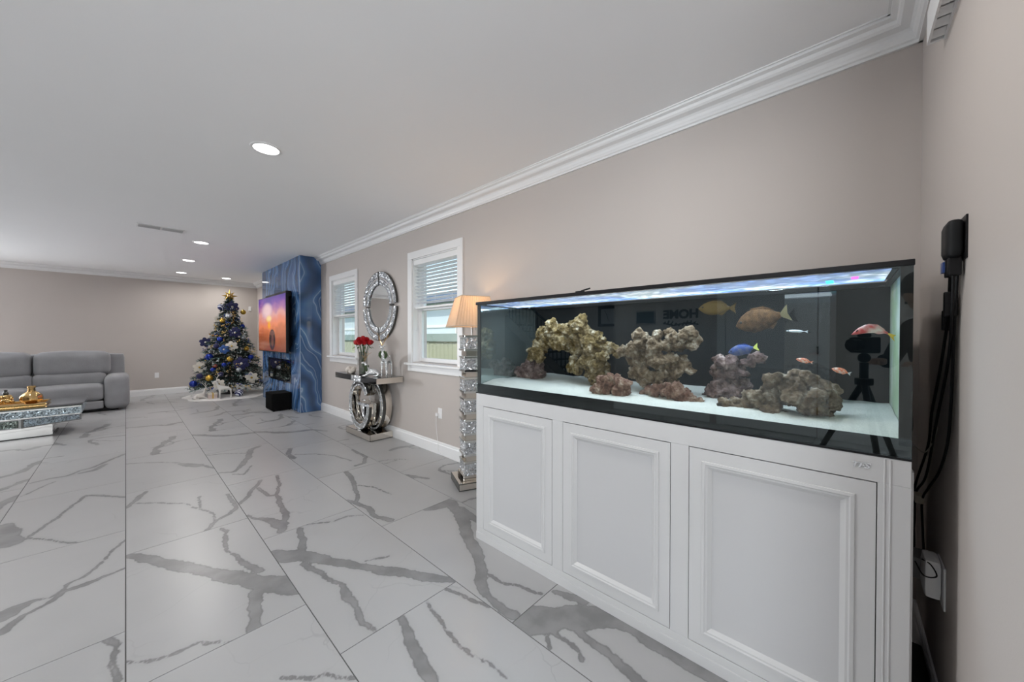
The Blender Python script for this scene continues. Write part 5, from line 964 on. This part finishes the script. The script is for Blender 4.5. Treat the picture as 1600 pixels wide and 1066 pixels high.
def flower(key, label, mm, cm, r_=.095):
    p = ORN[key]; t = thing('fabric_flower', label, 'flower', p, math.atan2(-ty, -tx), 'fabric flowers on the Christmas tree')
    b_ = MB().add([(0, 0, .05), (.03, .24, .30), (.02, .36, .62), (-.03, .22, .92), (-.05, 0, 1.0), (-.03, -.22, .92), (.02, -.36, .62), (.03, -.24, .30), (.09, 0, .5)], [(i, (i + 1) % 8, 8) for i in range(8)])
    me = None
    for k in range(6):
        q = MB().add([(x_ * r_ + .02, y_ * r_, z_ * r_) for x_, y_, z_ in b_.v], b_.f).xf(Matrix.Rotation(k * PI / 3 + .2, 4, 'X')); q.build('petal', mm, t, local=True)
    MB().ball((.035, 0, 0), r_ * .17, 8, 6).build('centre', cm, t, smooth=True, local=True)
for k, lab, mm, r_ in (('nf1', 'navy fabric flower under the tree star', M_NAVY, .13), ('nf2', 'navy fabric flower at the right of the tree middle', M_NAVY, .12), ('nf3', 'navy fabric flower on the left edge of the tree', M_NAVY, .11), ('nf4', 'large navy fabric flower low on the right of the tree', M_NAVY, .15),
    ('wf0', 'small cream flower at the upper left edge of the tree', M_WPET, .075), ('wf1', 'cream fabric flower in the centre of the tree', M_WPET, .115), ('wf2', 'cream fabric flower at the lower left edge of the tree', M_WPET, .12), ('wf3', 'cream fabric flower at the lower right of the tree', M_WPET, .13), ('wf4', 'cream fabric flower just above the white reindeer', M_WPET, .11), ('bf', 'blue fabric flower in the middle of the tree', M_BLUP, .10)):
    flower(k, lab, mm, M_GOLDM if mm is M_WPET else M_WPET, r_)
for nm, pts, lab in (('b1', BEADS, 'gold bead garland curling below the tree top'), ('b2', BEADS2, 'gold bead garland at the left middle of the tree')):
    b_ = MB(); P_ = [Vector(p) for p in pts]
    for i in range(len(P_) - 1):
        n_ = max(2, int((P_[i + 1] - P_[i]).length / .032))
        for j in range(n_): b_.ball(P_[i].lerp(P_[i + 1], j / n_) + Vector((rr.gauss(0, .012), -.02, rr.gauss(0, .012))), .019, 7, 5)
    tag(b_.build('bead_garland', M_GOLD, smooth=True), lab, 'garland')
sp = ORN['star']; sr = thing('star_topper', 'gold glitter flower star on the tree top', 'star', (tx, ty - .02, 2.23), math.atan2(-ty, -tx))
for k in range(8):
    L_ = .15 if k % 2 == 0 else .12; MB().add([(.0, -.03, .03), (.03, 0, .05), (0, .03, .03), (-.03, 0, .05), (0, 0, L_)], [(0, 1, 4), (1, 2, 4), (2, 3, 4), (3, 0, 4), (0, 3, 2, 1)]).xf(Matrix.Rotation(k * PI / 4, 4, 'X')).build('point', M_GOLDM, sr, local=True)
MB().ball((0, 0, 0), .055, 10, 8).build('centre', M_GOLD, sr, smooth=True, local=True)
# white skirt and figures below the tree
b_ = MB(); n_ = 48; vs = []
for j, (q, z_) in enumerate(((.12, .035), (.45, .03), (.70, .022), (.80, .012), (.82, .001))):
    for k in range(n_): a = 2 * PI * k / n_; w_ = 1 + .05 * math.sin(5 * a + 1) + .03 * math.sin(9 * a); vs.append((tx - .05 + q * w_ * math.cos(a) * .92, ty - .05 + q * w_ * math.sin(a), z_ + .006 * math.sin(11 * a) * (j in (1, 2))))
b_.add(vs, [(j * n_ + k, j * n_ + (k + 1) % n_, (j + 1) * n_ + (k + 1) % n_, (j + 1) * n_ + k) for j in range(4) for k in range(n_)] + [tuple(range(n_))])
tag(b_.build('tree_skirt', mk('white_plush', (.72, .70, .68), .95, var=.06, scale=30, bump=.6, bscale=90, sheen=.3), smooth=True), 'white plush skirt on the floor around the Christmas tree', 'tree skirt')
M_WDEER = mk('white_resin', (.72, .70, .66), .6, var=.04)
deer('white standing reindeer figure in front of the Christmas tree', (1.40, 9.55, .012), PI * .98, .82, False, M_WDEER, M_WDEER, False, 'reindeer_figure')
deer('white lying reindeer figure at the left of the tree skirt', (1.02, 9.80, .016), PI * .1, .85, True, M_WDEER, M_WDEER, False, 'reindeer_figure')
bauble('x', 'navy and silver striped bauble lying on the tree skirt', M_STRI, .085, (1.66, 9.60, .105))
bx = thing('gift_box', 'pale pink gift box on the tree skirt between the reindeer', 'gift box', (1.22, 9.66, .016)); MB().box(1.15, 9.60, .018, 1.29, 9.74, .11).build('box', mk('pale_pink_paper', (.62, .52, .48), .6), bx, bevel=.003); MB().box(1.145, 9.595, .11, 1.295, 9.745, .14).build('lid', M_WPET, bx, bevel=.003); MB().box(1.21, 9.594, .019, 1.23, 9.746, .143).build('ribbon', M_GOLDM, bx)

# ------------------------------------------------------------------ the side of the room that the aquarium glass mirrors
dr = sroot('door_1', 'white panelled door opposite the aquarium', (-3.0, .78, 0)); XL = -3.0
MB().box(XL, .27, .008, XL + .035, 1.30, 2.04).build('leaf', M_TRIM, dr)
for z0_, z1_ in ((.22, .72), (.86, 1.90)): ring([(0, XL + .036), (.012, XL + .044), (.03, XL + .038), (.03, XL + .036)], .46, 1.10, z0_, z1_).build('panel_moulding', M_TRIM, dr)
for a, c in ((.15, .26), (1.31, 1.42)): MB().box(XL, a, 0, XL + .03, c, 2.15).build('casing', M_TRIM, dr)
MB().box(XL, .26, 2.05, XL + .03, 1.31, 2.15).build('casing', M_TRIM, dr)
for zz in (.3, 1.08, 1.85): MB().box(XL + .02, .255, zz, XL + .05, .272, zz + .1).build('hinge', M_BLACK, dr)
MB().ball((XL + .085, 1.23, 1.0), .03, 12, 8).cyl((XL + .03, 1.23, 1.0), (XL + .07, 1.23, 1.0), .012).build('knob', M_CHROME, dr, smooth=True)
sg = thing('home_wall_sign', 'black metal HOME lettering mirrored in the aquarium glass', 'sign', (XL, 1.95, 1.62))
text('lettering', 'HOME', .19, face((XL + .008, 1.95, 1.665), (0, 1, 0), (0, 0, 1)), M_BLACK, sg, .006, 0, .008)
b_ = MB(); 
for i in range(9): a = i / 8; b_.cyl((XL + .008, 1.72 + .46 * a, 1.545 + .025 * math.sin(9 * a)), (XL + .008, 1.75 + .46 * a, 1.50 + .02 * math.cos(7 * a)), .012, n=6)
b_.tube([(XL + .008, 1.68, 1.50), (XL + .008, 1.85, 1.53), (XL + .008, 2.05, 1.49), (XL + .008, 2.22, 1.53)], .012, 6).build('flourish', M_BLACK, sg)
pn = thing('control_panel', 'wall mounted touch panel mirrored in the aquarium glass', 'panel', (XL, 2.52, 1.63)); MB().box(XL, 2.35, 1.52, XL + .02, 2.69, 1.75).build('frame', M_CHROME, pn); MB().box(XL + .02, 2.37, 1.54, XL + .022, 2.67, 1.73).build('screen', mk('dim_blue_screen', (.01, .03, .04), .1, emit=.05, ec=(.1, .3, .35)), pn)
XC = -4.0; ck = thing('wall_clock', 'square framed wall clock mirrored in the aquarium glass', 'clock', (XC, 3.76, 1.75))
ring([(0, XC), (0, XC + .03), (.045, XC + .03), (.06, XC + .012)], 3.54, 3.98, 1.53, 1.97).build('frame', M_BLACK, ck); MB().box(XC + .005, 3.58, 1.57, XC + .012, 3.94, 1.93).build('dial', mk('grey_dial', (.45, .45, .46), .5), ck)
MB().cyl((XC + .016, 3.76, 1.75), (XC + .016, 3.83, 1.87), .005, n=6).build('hand', M_BLACK, ck); MB().cyl((XC + .016, 3.76, 1.75), (XC + .016, 3.74, 1.66), .006, n=6).build('hand', M_BLACK, ck)
# staircase rising along the left wall
sc = thing('staircase', 'staircase with black balusters mirrored in the aquarium glass', 'staircase', (-4.6, 6.5, 0)); M_WOOD = mk('dark_stair_tread', (.08, .05, .035), .4, var=.2)
for i in range(9):
    ya = 4.68 + i * .25; za = i * .185
    MB().box(-4.99, ya, za + .145, -4.15, ya + .27, za + .185).build('tread', M_WOOD, sc); MB().box(-4.99, ya + .003, za, -4.17, ya + .02, za + .145).build('riser', M_TRIM, sc)
    for k in (0, 1): MB().cyl((-4.19, ya + .06 + .125 * k, za + .185), (-4.19, ya + .06 + .125 * k, za + 1.02 + .0925 * k), .011, n=6).build('baluster', M_BLACK, sc)
MB().prism([(4.66, 0), (6.92, 1.62), (6.92, 1.92), (4.66, .24)], 'x', -4.16, -4.13).build('stringer', mk('taupe_stringer', (.16, .14, .12), .6), sc)
MB().tube([(-4.19, 4.70, 1.06), (-4.19, 6.9, 2.66)], .03, 8).build('handrail', M_BLACK, sc); MB().box(-4.23, 4.62, 0, -4.15, 4.70, 1.15).build('newel', M_BLACK, sc)
# camera on its tripod and the photographer, both seen only as reflections
fwd = Vector((math.cos(th), math.sin(th), 0)); tp = thing('tripod', 'black tripod mirrored in the right end of the aquarium', 'tripod', (-.09, -.085, 0))
hub = Vector((-.09, -.085, 1.02)); b_ = MB().cyl(hub - Vector((0, 0, .06)), hub + Vector((0, 0, .12)), .022, n=10); b_.cyl(hub - Vector((0, 0, .02)), hub + Vector((0, 0, .02)), .045, n=12); b_.build('column', M_BLACK, tp)
for k in range(3):
    a = th + PI / 3 + k * 2 * PI / 3; d = Vector((math.cos(a), math.sin(a), 0)); MB().tube([hub, hub + d * .20 + Vector((0, 0, -.45)), hub + d * .42 + Vector((0, 0, -1.01))], [.018, .015, .012], 8).build('leg', M_BLACK, tp, smooth=True)
MB().ball(hub + Vector((0, 0, .15)), .032, 12, 8).build('ball_head', M_BLACK, tp, smooth=True)
cb = thing('photo_camera', 'black camera on the tripod mirrored in the aquarium', 'camera', (-.09, -.085, 1.20)); Rz = Matrix.Translation((-.09, -.085, 1.20)) @ Matrix.Rotation(th, 4, 'Z')
MB().box(-.035, -.07, .0, .03, .07, .10).box(-.02, -.03, .10, .02, .03, .125).xf(Rz).build('body', M_BLACK, cb, bevel=.008); MB().cyl((.03, 0, .05), (.09, 0, .05), .035, .04, n=18).xf(Rz).build('lens', M_BLACK, cb, smooth=True)
M_CLOTH = mk('black_clothing', (.012, .012, .014), .9, var=.3); M_SKIN = mk('skin', (.45, .28, .20), .55, var=.05)
px_, py_ = -.40, -.52
pe = thing('person', 'person in black clothes bending to a tripod, mirrored in the aquarium', 'person', (px_, py_, 0))
f3 = Vector((.68, .73, 0)); s3 = Vector((.73, -.68, 0)); up = Vector((0, 0, 1)); O = Vector((px_, py_, 0))
def at3(f_, s_, z_): return tuple(O + f3 * f_ + s3 * s_ + up * z_)
J = [at3(0, 0, .92) + (.15,), at3(.04, 0, 1.10) + (.14,), at3(.12, 0, 1.30) + (.155,), at3(.17, 0, 1.42) + (.07,), at3(.20, 0, 1.47) + (.055,)]
E_ = [(0, 1), (1, 2), (2, 3), (3, 4)]
for s_ in (1, -1):
    n0 = len(J); J += [at3(0, .09 * s_, .84) + (.10,), at3(.03, .10 * s_, .47) + (.065,), at3(-.02, .11 * s_, .09) + (.045,), at3(.10, .12 * s_, .05) + (.042,)]; E_ += [(0, n0), (n0, n0 + 1), (n0 + 1, n0 + 2), (n0 + 2, n0 + 3)]
    n0 = len(J); J += [at3(.13, .17 * s_, 1.36) + (.062,), at3(.20, .24 * s_, 1.12) + (.047,), at3(.34, .14 * s_, 1.16) + (.036,)]; E_ += [(2, n0), (n0, n0 + 1), (n0 + 1, n0 + 2)]
skin('body', [(*j,) for j in J], E_, M_CLOTH, pe, 2, WO[pe.name])
hc = O + f3 * .235 + up * 1.565
hd_ = MB().ball((0, 0, 0), .1, 18, 14, (.98, .78, 1.18)); hd_.ball((.10, 0, -.01), .018, 8, 6, (1, .7, 1.3)); hd_.ball((.085, 0, -.055), .016, 8, 6, (.5, 1.6, .45))
for s_ in (1, -1): hd_.ball((0, .078 * s_, -.005), .02, 8, 6, (.7, .4, 1.4))
Hm = Matrix.Translation(hc) @ Matrix.Rotation(math.atan2(.73, .68), 4, 'Z') @ Matrix.Rotation(.75, 4, 'Y')
hd_.xf(Hm).build('head', M_SKIN, pe, smooth=True)
for s_ in (1, -1): MB().ball((.088, .033 * s_, .012), .010, 8, 6).xf(Hm).build('eye', M_BLACK, pe, smooth=True)
hr_ = MB().ball((-.018, 0, .025), .108, 18, 14, (.98, .82, 1.12)); hr_.v = [(a if a < .075 else .075, b2, c if c > -.075 else -.075) for a, b2, c in hr_.v]; hr_.xf(Hm).build('hair', mk('dark_hair', (.012, .010, .009), .6, bump=.5), pe, smooth=True)
for s_ in (1, -1):
    w0 = Vector(at3(.35, .14 * s_, 1.165)); hn = MB().rounded(-.01, -.032, -.045, .075, .032, .0, .015, n=3)
    for k, ln in enumerate((.062, .072, .068, .052)): y_ = -.026 + .0175 * k; hn.tube([(.065, y_, -.02), (.065 + ln * .55, y_, -.016), (.065 + ln * .85, y_, -.036)], [.0085, .008, .0065], 6)
    hn.tube([(.015, -.03 * s_, -.02), (.045, -.058 * s_, -.028), (.075, -.062 * s_, -.034)], [.011, .0095, .008], 6)
    hn.xf(Matrix.Translation(w0) @ Matrix.Rotation(math.atan2(.73, .68) + .4 * s_, 4, 'Z')).build('hand', M_SKIN, pe, smooth=True)
